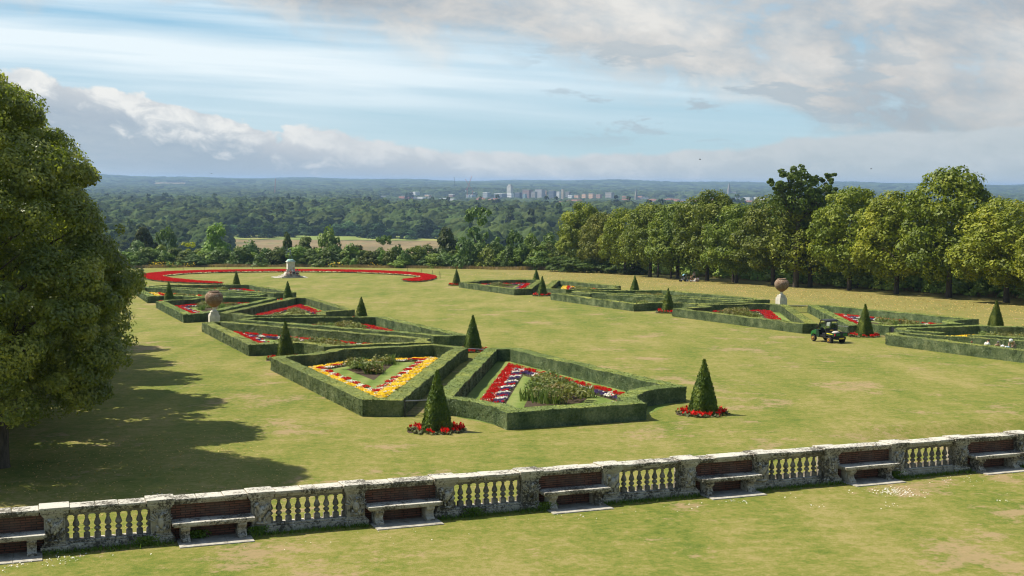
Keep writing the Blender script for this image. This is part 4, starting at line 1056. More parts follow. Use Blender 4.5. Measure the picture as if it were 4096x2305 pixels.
def person(label, loc, heading, pose, shirt, trousers, hair='brown', hat=None, scale=1.0, group=None, long_hair=False, sleeves=True, armup=None, mats=None, cat='person', parent=None, name='person', bare_legs=False):
    if parent is None: r = empty(name, loc, heading, label, cat, group)
    else: r = parent
    P = POSES[pose]; V = []; E = []
    def av(p, rad): V.append((p[0], p[1], p[2], rad)); return len(V) - 1
    lerp = lambda a, b, t: tuple(a[i] * (1 - t) + b[i] * t for i in range(3))
    pel = av(P['pel'], (.155, .115)); mid = av(lerp(P['pel'], P['chest'], .5), (.135, .10)); ch = av(P['chest'], (.165, .11)); nk = av(P['neck'], .056)
    hd = Vector(P['head']); up = (hd - Vector(P['neck'])).normalized()
    jaw = av(tuple(hd - up * .045 + Vector((0, .022, 0))), (.062, .070)); top = av(tuple(hd + up * .055), (.076, .090)); nose = av(tuple(hd + Vector((0, .100, -.008))), .013)
    E += [(pel, mid), (mid, ch), (ch, nk), (nk, jaw), (jaw, top), (top, nose)]
    arm = []; leg = []
    for s in (-1, 1):
        sh = lerp(P['chest'], P['neck'], .55); shp = (sh[0] + s * .175, sh[1], sh[2]); el = (P['el'][0] * s, *P['el'][1:]); ha = (P['ha'][0] * s, *P['ha'][1:])
        if armup and s == armup[0]: el, ha = armup[1], armup[2]
        a = av(shp, .055); b = av(el, .040); c = av(ha, .027); E += [(ch, a), (a, b), (b, c)]; arm.append((a, b, c))
        d = (Vector(ha) - Vector(el)).normalized(); side = d.cross(Vector((0, 0, 1)));
        side = side.normalized() if side.length > .1 else Vector((1, 0, 0))
        palm = av(tuple(Vector(ha) + d * .06), (.036, .020)); E.append((c, palm))
        for f in range(4):
            o_ = side * (.030 - .020 * f); ln = (.062, .075, .072, .055)[f]
            f1 = av(tuple(Vector(ha) + d * .095 + o_), .0095); f2 = av(tuple(Vector(ha) + d * (.095 + ln * .5) + o_ + Vector((0, .006, -.012))), .0085); f3 = av(tuple(Vector(ha) + d * (.095 + ln * .85) + o_ + Vector((0, .010, -.034))), .0075)
            E += [(palm, f1), (f1, f2), (f2, f3)]
        t1 = av(tuple(Vector(ha) + d * .05 + side * .045), .011); t2 = av(tuple(Vector(ha) + d * .085 + side * .062), .009); E += [(palm, t1), (t1, t2)]
        hp = (P['pel'][0] + s * .095, P['pel'][1], P['pel'][2] - .04); kn = (P['kn'][0] * s, *P['kn'][1:]); an = (P['an'][0] * s, *P['an'][1:])
        if pose == 'stride' and s < 0: kn = (-.12, -.05, .50); an = (-.13, -.32, .12)
        h = av(hp, .088); k = av(kn, .060); c2 = av(lerp(kn, an, .35), .056); n = av(an, .037)
        fd = Vector((0, .15, -.045)); tt = av(tuple(Vector(an) + fd), .034); E += [(pel, h), (h, k), (k, c2), (c2, n), (n, tt)]; leg.append((h, k, c2, n, tt))
    mats = mats or {}
    body = skinned('body', V, E, mats.get('body', SKIN), r)
    if shirt is not None:
        grow = lambda i, g: (*V[i][:3], tuple(x + g for x in V[i][3]) if hasattr(V[i][3], '__len__') else V[i][3] + g)
        ids = [pel, mid, ch]; vv = [grow(i, .02) for i in ids]; ee = [(0, 1), (1, 2)]
        for a, b, c in arm:
            j = len(vv); vv.append(grow(a, .018)); vv.append(grow(b, .014)); ee += [(2, j), (j, j + 1)]
            if sleeves == 'long': vv.append((*lerp(V[b][:3], V[c][:3], .9), .038)); ee.append((j + 1, j + 2))
            else: vv[-1] = (*lerp(V[a][:3], V[b][:3], .75), .060)
        skinned('shirt', vv, ee, shirt if not isinstance(shirt, tuple) else cloth(shirt), r)
    if trousers is not None:
        vv = [(*V[pel][:3], (.172, .132))]; ee = []
        for h, k, c2, n, tt in leg:
            j = len(vv); vv += [(*V[h][:3], .102), (*V[k][:3], .072)]; ee += [(0, j), (j, j + 1)]
            if not bare_legs: vv += [(*V[c2][:3], .068), (*lerp(V[c2][:3], V[n][:3], .85), .052)]; ee += [(j + 1, j + 2), (j + 2, j + 3)]
        skinned('trousers', vv, ee, cloth(trousers), r)
        for h, k, c2, n, tt in leg:
            mb = MB(); a = Vector(V[n][:3]); mb.ell(tuple(a + Vector((0, .05, -.035))), (.05, .14, .045), 8, 6); mb.build('shoe', cloth((.03, .025, .02)), r, smooth=True)
    if hair:
        mb = MB(); Rm = Matrix.Rotation(math.atan2(-(up.y), up.z), 3, 'X')
        mb.ell(tuple(hd + up * .062 - Vector((0, .022, 0))), (.094, .098, .085), 12, 8, rot=Rm)
        if long_hair: mb.ell(tuple(hd - up * .09 - Vector((0, .075, 0))), (.085, .05, .17), 10, 7, rot=Rm)
        mb.build('hair', mats.get('hair', HAIRS.get(hair)), r, smooth=True)
        if not mats:
            for s in (-1, 1): MB().ell(tuple(hd + Vector((s * .032, .083, .012))), (.010, .007, .007), 6, 4).build('eye', HAIRS['dark'], r); MB().ell(tuple(hd + Vector((s * .082, -.005, -.005))), (.014, .02, .032), 6, 5).build('ear', SKIN, r, smooth=True)
            MB().ell(tuple(hd + Vector((0, .086, -.052))), (.024, .006, .006), 6, 4).build('mouth', cloth((.35, .10, .08)), r)
    if hat:
        mb = MB(); Rm = Matrix.Rotation(math.atan2(-(up.y), up.z), 4, 'X')
        prof = [(.150, .0), (.152, .012), (.116, .055), (.108, .075), (.105, .14), (.092, .165), (.04, .172), (.001, .173)]
        mb.lathe(prof, 18); T = Matrix.Translation(hd + up * .015) @ Rm; mb.v = [tuple(T @ Vector(p)) for p in mb.v]
        h = mb.build('sun_hat', cloth(hat), r, smooth=True)
    if parent is None: r.scale = (scale,) * 3
    return r
def face_to(loc, tgt):      # heading so that local +y points to the target
    d = np.asarray(tgt)[:2] - np.asarray(loc)[:2]; return math.atan2(d[1], d[0]) - math.pi / 2
toCam = lambda loc: face_to(loc, (0, 0))
GG = 'gardeners working in the hedged bed'
def ppl():
    def g(px, py, h, v):     # ground point whose head (height h) is seen at the pixel, at axis distance v
        for q in np.linspace(v - 3, v + 3, 61):
            pass
        return unp(px, py, h)
    # gardeners: the standing man's head shows at (4055,1353)
    p = unp(4054, 1353, 1.36); l = L(*p); person('person in a tan shirt and white sun hat standing bent over the hedged bed', l, face_to(l, L(p[0] - 4, p[1] - 1.5)), 'bend', (.42, .27, .15), (.25, .2, .15), 'grey', (.80, .79, .76), .95, GG, sleeves=True)
    p = unp(4032, 1379, 1.0); l = L(*p); person('person in a pale blue shirt and white sun hat stooping beside the tan-shirted one', l, face_to(l, L(p[0] - 4, p[1])), 'stoop', (.50, .68, .74), (.3, .35, .4), 'grey', (.80, .79, .76), .92, GG, sleeves='long')
    p = unp(3991, 1368, .93); l = L(*p); person('person with bowed head and brown top crouching between the others', l, toCam(l), 'crouch', (.33, .24, .15), (.12, .1, .08), 'grey', None, .95, GG)
    p = unp(3942, 1362, .94); l = L(*p); person('person in a white shirt with brown hair bending behind the hedge', l, face_to(l, L(p[0] + 5, p[1])), 'crouch', (.72, .72, .74), (.1, .1, .12), 'brown', None, .95, GG)
    p = unp(3886, 1366, .86); l = L(*p); person('person of whom only auburn hair shows over the hedge', l, toCam(l), 'crouch', (.2, .12, .08), (.1, .1, .12), 'red', None, .86, GG)
    G2 = 'people picnicking under the avenue trees'
    for (px, lab, pose, sh, tr, ha, hd, sc, lh) in [
        (2750, 'small child with fair hair in a teal top sitting by the pushchair', 'floor', (.08, .30, .36), (.3, .3, .33), 'fair', 0, .85, False),
        (2763, 'person with long fair hair and black top sitting on the grass', 'floor', (.012, .012, .014), (.35, .36, .4), 'fair', .6, 1.15, True),
        (2781, 'person in a white top sitting low in front of the standing one', 'floor', (.75, .74, .68), (.6, .58, .5), 'dark', 2.5, .95, False),
        (2793, 'person with dark hair and a white shirt sitting at the right of the picnic', 'floor', (.70, .66, .78), (.05, .05, .06), 'dark', -.7, 1.05, True)]:
        u, v = unp(px, 1127); l = L(u, v); person(lab, l, toCam(l) + hd, pose, sh, tr, ha, None, sc, G2, long_hair=lh)
    l = L(*unp(2776, 1124)); person('person in a light grey top and dark shorts standing at the picnic', l, toCam(l) + .2, 'stand', (.50, .50, .50), (.02, .03, .03), 'grey', None, 1.0, G2, bare_legs=True)
    for (px, py, lab, c, sc) in [(2538, 1097, 'person in a long white dress standing in the shade of the avenue', (.62, .60, .62), 1.05), (2529, 1096, 'person in pale clothes standing beside the white dress in the shade', (.45, .40, .42), .95)]:
        l = L(*unp(px, py)); person(lab, l, toCam(l), 'stand', c, c, 'dark', None, sc, 'people standing under the avenue')
ppl()

def pushchair():
    l = L(*unp(2733, 1127)); r = empty('pushchair', l, toCam(l) - 1.2, 'dark pushchair with a light blue hood beside the picnic', 'pushchair'); r.scale = (1.25,) * 3
    dk = cloth((.012, .014, .02))
    for s in (-1, 1):
        MB().tube([(s * .24, .42, .14), (s * .24, -.18, .62), (s * .24, -.42, 1.02)], .018, 8).build('frame_tube', MAT['steel'], r)
        MB().tube([(s * .24, -.34, .14), (s * .24, .12, .62)], .018, 8).build('frame_tube', MAT['steel'], r)
        for y in (.42, -.34):
            w = MB(); n = 16; w.lathe([(.10, -.02), (.14, -.025), (.14, .025), (.10, .02)], n); w.v = [(p[2] + s * .26, p[0] + y, p[1] + .14) for p in w.v]; w.build('wheel', dk, r)
    MB().tube([(-.24, -.42, 1.02), (.24, -.42, 1.02)], .02, 8).build('handle', dk, r)
    MB().prism([(-.22, .92), (-.14, .95), (.02, .52), (.26, .46), (.25, .38), (-.04, .42)], -.2, .2, 'x').build('seat', dk, r, bevel=.02)
    MB().box(-.2, .2, -.2, .28, .18, .30).build('basket', cloth((.10, .10, .11)), r, bevel=.03)
    mb = MB(); V = []
    for i in range(7):
        a = R(20 + 22 * i)
        V.append((-.16 + .30 * math.cos(a) * .9, .80 + .30 * math.sin(a)))
    mb.prism(V + [(p[0] * .93 - .01, p[1] - .02) for p in V[::-1]], -.23, .23, 'x').build('hood', cloth((.18, .36, .46)), r, smooth=False)
pushchair()

# ------------------------------------------------------------------ monument with bronze figure
def monument():
    u, v = unp(1163, 1111); base = L(u, v)
    S_ = 1 / ((1111 - 923) / HC)       # metres per px there
    r = empty('monument', base, TH, 'pale stone monument with stepped base and green copper cap inside the scarlet ring', 'monument')
    f = lambda w: w / 2
    MB().box(-f(6.6), f(6.6), -f(6.6), f(6.6), -.3, .04).build('paved_surround', MAT['paving'], r)
    MB().box(-f(4.3), f(4.3), -f(4.3), f(4.3), .04, .30).build('step', MAT['paving'], r, bevel=.02)
    MB().box(-f(3.3), f(3.3), -f(3.3), f(3.3), .30, .55).build('step', MAT['paving'], r, bevel=.02)
    mb = MB().box(-f(2.45), f(2.45), -f(2.45), f(2.45), .55, .80); mb.box(-f(2.3), f(2.3), -f(2.3), f(2.3), .80, 1.05, taper=.12); mb.build('plinth', MAT['pale'], r, bevel=.02)
    mb = MB().box(-f(1.42), f(1.42), -f(1.42), f(1.42), 1.05, 3.05)
    mb.box(-f(1.6), f(1.6), -f(1.6), f(1.6), 1.051, 1.22); mb.build('pedestal', MAT['pale'], r, bevel=.015)
    mb = MB().box(-f(1.52), f(1.52), -f(1.52), f(1.52), 3.05, 3.13); mb.box(-f(1.85), f(1.85), -f(1.85), f(1.85), 3.13, 3.24, taper=.03); mb.build('cornice', MAT['pale'], r, bevel=.015)
    mb = MB().box(-f(1.5), f(1.5), -f(1.5), f(1.5), 3.24, 3.42, taper=.04); mb.box(-f(1.42), f(1.42), -f(1.42), f(1.42), 3.42, 3.66, taper=.26); mb.build('copper_cap', MAT['verdigris'], r, bevel=.02)
    # generic striding figure carrying another
    st = empty('bronze_statue', base + np.array([0, 0, 3.66]), toCam(base) - 1.25, 'dark bronze statue of a striding figure lifting another with outstretched arm, on the monument', 'statue')
    mm = dict(body=MAT['bronze'], hair=MAT['bronze'])
    g1 = bpy.data.objects.new('lower_figure', None); link(g1, st); g1.scale = (1.28,) * 3
    person('', None, 0, 'stride', None, None, 'dark', mats=mm, parent=g1)
    for ch in g1.children: ch.name = 'bronze_body' if ch.name.startswith('body') else 'bronze_hair'
    g2 = bpy.data.objects.new('upper_figure', None); link(g2, st); g2.scale = (1.05,) * 3; g2.location = (.05, .42, 1.42); g2.rotation_euler = (R(-12), 0, 0)
    person('', None, 0, 'sit', None, None, 'dark', mats=mm, parent=g2, armup=(1, (.28, .30, .60), (.30, .56, .74)))
    for ch in g2.children: ch.name = 'bronze_body' if ch.name.startswith('body') else 'bronze_hair'
    G3 = 'people sitting on the monument steps'
    c, s = math.cos(TH), math.sin(TH)
    def at(x, y, z): return base + np.array([c * x - s * y, s * x + c * y, z])
    person('person in a light top sitting at the left of the monument step', at(-.95, -1.32, .82), TH + math.pi - .5, 'sit', (.55, .55, .55), (.45, .35, .3), 'dark', None, 1.12, G3, long_hair=True)
    person('person in a red-brown top sitting second on the monument step', at(-.30, -1.25, .80), TH + math.pi + .1, 'sit', (.28, .08, .05), (.2, .15, .12), 'brown', None, 1.0, G3)
    person('person in a blue and white striped top sitting highest on the monument', at(.35, -1.1, 1.06), TH + math.pi, 'sit', stripes(), (.015, .02, .035), 'fair', None, 1.2, G3, sleeves='long')
    person('person in a dark top sitting at the right of the monument step', at(1.05, -1.3, .82), TH + math.pi + .3, 'sit', (.25, .24, .26), (.12, .03, .03), 'dark', None, 1.1, G3)
monument()

# ------------------------------------------------------------------ utility vehicle
def vehicle():
    u, v = unp(3303, 1366); base = L(u, v)
    # long axis: nose to the left, load bed to the right
    a = L(*unp(3258, 1366)); b = L(*unp(3317, 1373))       # contact points of near front and rear wheels
    d = nrm((a - b)[:2]); hd = math.atan2(d[1], d[0]) - math.pi / 2     # local +y = forward
    r = empty('utility_vehicle', (0, 0, 0), hd, 'green utility vehicle with black cab roof, yellow wheels and load bed, on the lawn', 'vehicle')
    wb = 2.0; tw = 1.30
    # near side is the vehicle's left (-x) seen from behind-left: put the near wheels on the measured points
    near = (a + b) / 2; side = np.array([math.cos(hd), math.sin(hd)]); mid = near[:2] + side * tw / 2 * (1 if side.dot(near[:2]) > 0 else -1)
    r.location = (mid[0], mid[1], float(ZPL(mid[0], mid[1])))
    gr = plain('vehicle_green_paint', (.012, .12, .018), .35, .1, 4, .5); bk = plain('black_vehicle_plastic', (.015, .015, .017), .45, .2, 6, .4); ye = plain('yellow_wheel_paint', (.75, .40, .03), .45, .1, 5, .4)
    rb = plain('tyre_rubber', (.022, .021, .02), .85, .2, 9); fr = plain('grey_frame_steel', (.10, .10, .10), .5, .2, 5)
    m, nt = newmat('cab_glass'); p = nd(nt, 'ShaderNodeBsdfGlass'); p.inputs['IOR'].default_value = 1.08; p.inputs['Roughness'].default_value = .02; p.inputs['Color'].default_value = (.75, .82, .80, 1)
    o_ = nd(nt, 'ShaderNodeOutputMaterial'); nt.links.new(p.outputs[0], o_.inputs[0]); gl = m
    for s in (-1, 1):
        for y, rr_, w in ((wb / 2, .27, .22), (-wb / 2, .30, .28)):
            t = MB().lathe([(.17, -w / 2), (rr_ - .03, -w / 2), (rr_, -w / 2 + .035), (rr_, w / 2 - .035), (rr_ - .03, w / 2), (.17, w / 2)], 28)
            for k in range(14):
                a_ = 2 * math.pi * k / 14; t.ell((rr_ * math.cos(a_), rr_ * math.sin(a_), 0), (.018, .03, w / 2 - .03), 4, 4)
            t.v = [(p[2] + s * tw / 2, p[0] + y, p[1] + rr_) for p in t.v]
            wh = t.build('wheel', rb, r, smooth=False)
            h = MB().lathe([(.172, -w / 2 + .03), (.16, -w / 2 - .012), (.11, -w / 2 + .02), (.05, -w / 2 - .0), (.04, -w / 2 - .03), (.001, -w / 2 - .03)], 20)
            h.v = [(p[2] * (1 if s < 0 else -1) + s * tw / 2, p[0] + y, p[1] + rr_) for p in h.v]
            h.build('rim', ye, wh, smooth=True)
    MB().box(-.40, .40, -1.25, 1.2, .36, .50).build('chassis', fr, r, bevel=.02)
    MB().prism([(-.45, .50), (-.45, .62), (.40, .62), (.48, .50)], -.62, .62, 'x').build('floor_pan', bk, r)
    # bonnet and front wings
    mb = MB().prism([(.72, .62), (.70, .98), (.86, 1.00), (1.28, .86), (1.40, .70), (1.40, .45), (1.30, .42), (1.26, .50), (1.18, .60), (1.0, .64), (.82, .60)], -.68, .68, 'x'); mb.build('bonnet', gr, r, bevel=.03)
    MB().box(-.55, .55, 1.36, 1.50, .36, .52).build('bumper', bk, r, bevel=.03)
    for s in (-1, 1):
        MB().ell((s * .46, 1.34, .74), (.11, .07, .055), 10, 6).build('headlight', cloth((.6, .6, .6)), r, smooth=True)
        MB().prism([(.30, .50), (.34, .86), (.46, .98), (.70, .99), (.72, .55), (.60, .42), (.38, .40)], s * .66 - .03, s * .66 + .03, 'x').build('door', plain('dark_green_door', (.012, .035, .018), .4, .1), r, bevel=.012)
        # cab posts
        MB().tube([(s * .64, .72, .96), (s * .60, .40, 1.62), (s * .58, .22, 1.84), (s * .57, .0, 1.90)], .032, 8).build('cab_post', bk, r)
        MB().tube([(s * .64, -.42, .60), (s * .62, -.42, 1.55), (s * .58, -.36, 1.80), (s * .57, -.2, 1.90)], .036, 8).build('cab_post', bk, r)
        g = MB().add([(s * .645, -.36, .92), (s * .645, .64, .98), (s * .61, .38, 1.58), (s * .61, -.36, 1.62)], [(0, 1, 2, 3)]); g.build('side_window', gl, r)
    MB().prism([(-.50, 1.78), (-.46, 1.88), (-.30, 1.94), (.12, 1.95), (.30, 1.88), (.38, 1.78), (.30, 1.80), (.10, 1.86), (-.30, 1.86), (-.44, 1.78)], -.66, .66, 'x').build('cab_roof', bk, r, bevel=.035)
    MB().add([(-.6, .70, .98), (.6, .70, .98), (.56, .36, 1.66), (-.56, .36, 1.66)], [(0, 1, 2, 3)]).build('windscreen', gl, r)
    MB().add([(-.58, -.44, 1.18), (.58, -.44, 1.18), (.56, -.43, 1.76), (-.56, -.43, 1.76)], [(0, 1, 2, 3)]).build('rear_window', gl, r)
    MB().tube([(-.6, -.44, 1.15), (.6, -.44, 1.15)], .03, 8).build('rear_crossbar', bk, r); MB().box(-.6, .6, -.47, -.43, .62, 1.12).build('cab_rear_panel', bk, r)
    MB().box(-.24, .14, -.50, -.472, 1.0, 1.10).build('warning_sticker', ye, r)
    for s in (-.32, .32): MB().prism([(-.40, .62), (-.38, .78), (.12, .80), (.12, .62)], s - .24, s + .24, 'x').build('seat', bk, r, bevel=.03); MB().prism([(-.42, .78), (-.38, 1.22), (-.28, 1.22), (-.28, .78)], s - .22, s + .22, 'x').build('seat_back', bk, r, bevel=.03)
    w = MB(); w.lathe([(.15, -.014), (.18, 0), (.15, .014)], 20); T = Matrix.Translation((-.32, .42, 1.06)) @ Matrix.Rotation(R(55), 4, 'X'); w.v = [tuple(T @ Vector(p)) for p in w.v]; w.build('steering_wheel', bk, r)
    MB().prism([(.50, .62), (.52, 1.0), (.70, 1.0), (.70, .62)], -.6, .6, 'x').build('dashboard', bk, r)
    # load bed
    bed = MB().box(-.68, .68, -1.62, -.52, .64, .69); bed.box(-.68, -.64, -1.62, -.52, .69, .95); bed.box(.64, .68, -1.62, -.52, .69, .95); bed.box(-.64, .64, -.56, -.52, .69, .98); bed.build('load_bed', bk, r, bevel=.01)
    MB().box(-.72, .72, -1.67, -1.62, .64, .96).build('tailgate', bk, r, bevel=.012)
    for s in (-1, 1):
        MB().box(s * .38 - .22, s * .38 + .22, -1.685, -1.668, .71, .90).build('tailgate_panel', gr, r)
        MB().box(s * .69 - .012, s * .69 + .012, -1.45, -.62, .76, .88).build('side_panel', gr, r)
        x = s * .705; MB().prism([(-.62, .80), (-1.30, .80), (-1.36, .84), (-.62, .875)], x - .004, x + .004, 'x').build('side_stripe', plain('yellow_stripe', (.80, .62, .04), .5, .05), r)
        MB().box(s * .72 - .04, s * .72 + .04, -1.69, -1.62, .74, .88).build('tail_light', cloth((.45, .01, .02)), r, bevel=.01)
        MB().tube([(s * .5, -1.2, .64), (s * .5, -1.2, .42)], .04, 8).build('suspension_strut', fr, r)
    MB().box(-.26, .26, -1.70, -1.68, .43, .54).build('number_plate', plain('yellow_plate', (.75, .50, .04), .5, .05), r)
    MB().box(-.5, .5, -1.66, -1.3, .38, .60).build('rear_guard', bk, r, bevel=.02)
    MB().tube([(-.62, .5, 1.2), (-.72, .56, 1.22)], .01, 6).build('mirror_arm', bk, r); MB().box(-.80, -.70, .53, .57, 1.13, 1.30).build('mirror', bk, r, bevel=.01)
    # sack lying in the load bed
    s = empty('sack', r.location, hd, 'pale grey sack lying in the load bed of the utility vehicle', 'sack')
    mb = MB(); mb.ell((-.12, -1.05, .86), (.38, .30, .20), 16, 10)
    for i, p in enumerate(mb.v): n = pnoise(Vector(p) * 4) * .07; mb.v[i] = (p[0] + n, p[1] + n, max(.70, p[2] + n))
    mb.build('cloth', cloth((.48, .43, .36)), s, smooth=True)
vehicle()

# ------------------------------------------------------------------ trees
def crown_quads(H0, H1, prof, ncl, per, leaf, rc, lobe=.26, inner=.15, flat=.85, q0=.82, q1=.14):
    """leaf clusters grouped in clumps spread through the crown's outline prof(t)"""
    C = []; Nn = []; sd = rng.random() * 50
    ts = np.linspace(0, 1, 60); w = np.array([prof(t) for t in ts]) + .05; w = w / w.sum()
    for k in range(ncl):
        t = rng.choice(ts, p=w) + rng.normal() * .01; t = min(max(t, 0), 1); a = rng.random() * 6.283; rr = prof(t) * (1 + lobe * pnoise(Vector((math.cos(a) * 1.5, math.sin(a) * 1.5, t * 4.5 + sd))))
        q = (q0 + q1 * rng.random()) if rng.random() > inner else .55 * math.sqrt(rng.random())
        r_ = rc * (.65 + .7 * rng.random())
        c = np.array([math.cos(a) * max(rr * q - r_ * .35, 0), math.sin(a) * max(rr * q - r_ * .35, 0), H0 + (H1 - H0) * t])
        d = rdir(per); out = unit(np.array([[math.cos(a), math.sin(a), .55]]))[0]
        d = unit(d + out * .55)
        rad = r_ * (.80 + .30 * rng.random((per, 1)) ** 2)
        p = c + d * rad * [1, 1, flat]
        C.append(p); Nn.append(d * 1.1 + rng.normal(size=(per, 3)) * .42 + [0, 0, .2])
    C = np.concatenate(C); Nn = np.concatenate(Nn)
    C[:, 2] = np.maximum(C[:, 2], .3)
    return cards(C, Nn, leaf * (.7 + .6 * rng.random(len(C))), 1.25)
def trunk_mesh(H, r0, nb, spread, fork=.35, lean=.0):
    mb = MB(); a0 = rng.random() * 6.28
    pts = [(0, 0, -.3), (0, 0, .15), (.03, .02, H * .2), (lean * .5, .05, H * fork), (lean, 0, H * .8)]
    mb.tube(pts, [r0 * 1.5, r0 * 1.1, r0 * .9, r0 * .7, r0 * .12], 10)
    for k in range(nb):
        z = H * (fork * .75 + (.72 - fork * .75) * k / nb); a = a0 + k * 2.4; L_ = spread * (1.05 - .5 * k / nb)
        s = Vector((0, 0, z)); p = [s]
        for j in range(1, 5): t = j / 4; p.append(Vector((math.cos(a + .15 * j) * L_ * t, math.sin(a + .15 * j) * L_ * t, z + L_ * (.75 * t - .1 * t * t))))
        rr_ = r0 * (.5 - .25 * k / nb); mb.tube(p, [rr_, rr_ * .75, rr_ * .5, rr_ * .3, rr_ * .1], 7)
    return mb.mesh('trunk')
lime_prof = lambda R_: (lambda t: R_ * (min(1, (t / .22) ** .6) if t < .22 else math.sqrt(max(0, 1 - ((t - .22) / .80) ** 2.3))))
def mk_tree_meshes(kind, n):
    out = []
    for i in range(n):
        if kind == 'lime':   # unit: height 15, radius 6
            q = crown_quads(2.3, 14.4, lime_prof(5.9), 190, 95, .165, 1.25, inner=.2, lobe=.20)
            out.append((quads_mesh(q, 'crown'), trunk_mesh(13, .33, 9, 4.6)))
        elif kind == 'broad':   # height 12 radius 5
            q = crown_quads(.6, 11.6, lambda t: 5 * (.75 + .25 * math.sin(t * 9 + i)) * math.sqrt(max(0, 1 - (max(t - .3, 0) / .72) ** 2.2)), 80, 42, .30, 1.25, inner=.15)
            out.append((quads_mesh(q, 'crown'), trunk_mesh(10, .25, 6, 3.6, .2)))
        elif kind == 'yewtree':   # dark spreading: height 8 radius 4.5
            q = crown_quads(.1, 7.4, lambda t: 4.6 * (1 - t) ** .55 * (.85 + .15 * math.sin(t * 12 + i)) + .2, 130, 44, .22, .85, inner=.1, flat=.65, lobe=.15)
            out.append((quads_mesh(q, 'crown'), trunk_mesh(6, .25, 6, 3.2, .15)))
        elif kind == 'shrub':   # height 3 radius 2.2
            q = crown_quads(.05, 2.8, lambda t: 2.2 * math.sqrt(max(0, 1 - t ** 2.2)) * (.9 + .1 * math.sin(t * 8 + i)), 34, 38, .15, .62, inner=.1)
            out.append((quads_mesh(q, 'crown'), trunk_mesh(2, .07, 5, 1.4, .1)))
        elif kind == 'conifer':
            q = crown_quads(.5, 15.5, lambda t: 3.4 * (1 - t) ** .8 + .15, 120, 40, .26, .9, inner=.2, flat=.7, lobe=.05)
            out.append((quads_mesh(q, 'crown'), trunk_mesh(14, .25, 5, 2, .2)))
        elif kind == 'poplar':
            q = crown_quads(.8, 21, lambda t: 2.0 * math.sqrt(max(0, 1 - (t - .4) ** 2 * 2.6)), 70, 38, .32, 1.0, inner=.1, flat=1.3)
            out.append((quads_mesh(q, 'crown'), trunk_mesh(17, .25, 5, 1.6, .15)))
        elif kind == 'open':   # sparse ragged crown, height 12
            q = crown_quads(2.0, 12, lambda t: 5.2 * math.sqrt(max(0.02, 1 - (max(t - .45, 0) / .6) ** 2)) * (.7 + .3 * math.sin(t * 14)), 60, 60, .20, .75, inner=.3, flat=.7)
            out.append((quads_mesh(q, 'crown'), trunk_mesh(11, .28, 14, 4.6, .3)))
    return out
TM = {k: mk_tree_meshes(k, n) for k, n in (('lime', 5), ('broad', 5), ('yewtree', 3), ('shrub', 4), ('conifer', 2), ('poplar', 1), ('open', 2))}
TH0 = dict(lime=(15, 6), broad=(12, 5), yewtree=(8, 4.5), shrub=(3, 2.2), conifer=(16, 3.4), poplar=(21.5, 2.0), open=(12.3, 5.2))
_tk = [0]
def tree(name, loc, h, rad, kind, mat, col, label, cat='tree', group=None, i=None):
    _tk[0] += 1; i = _tk[0] if i is None else i
    cm, tm = TM[kind][i % len(TM[kind])]; H_, R_ = TH0[kind]
    r = empty(name, loc, rng.random() * 6.283, label, cat, group)
    r.scale = (rad / R_, rad / R_, h / H_)
    if len(cm.materials) == 0: cm.materials.append(mat)
    o = bpy.data.objects.new('crown', cm); link(o, r); o.color = (*col, 1)
    if o.material_slots[0].material != mat: o.material_slots[0].link = 'OBJECT'; o.material_slots[0].material = mat
    if len(tm.materials) == 0: tm.materials.append(MAT['bark'])
    t = bpy.data.objects.new('trunk', tm); link(t, r)
    return r

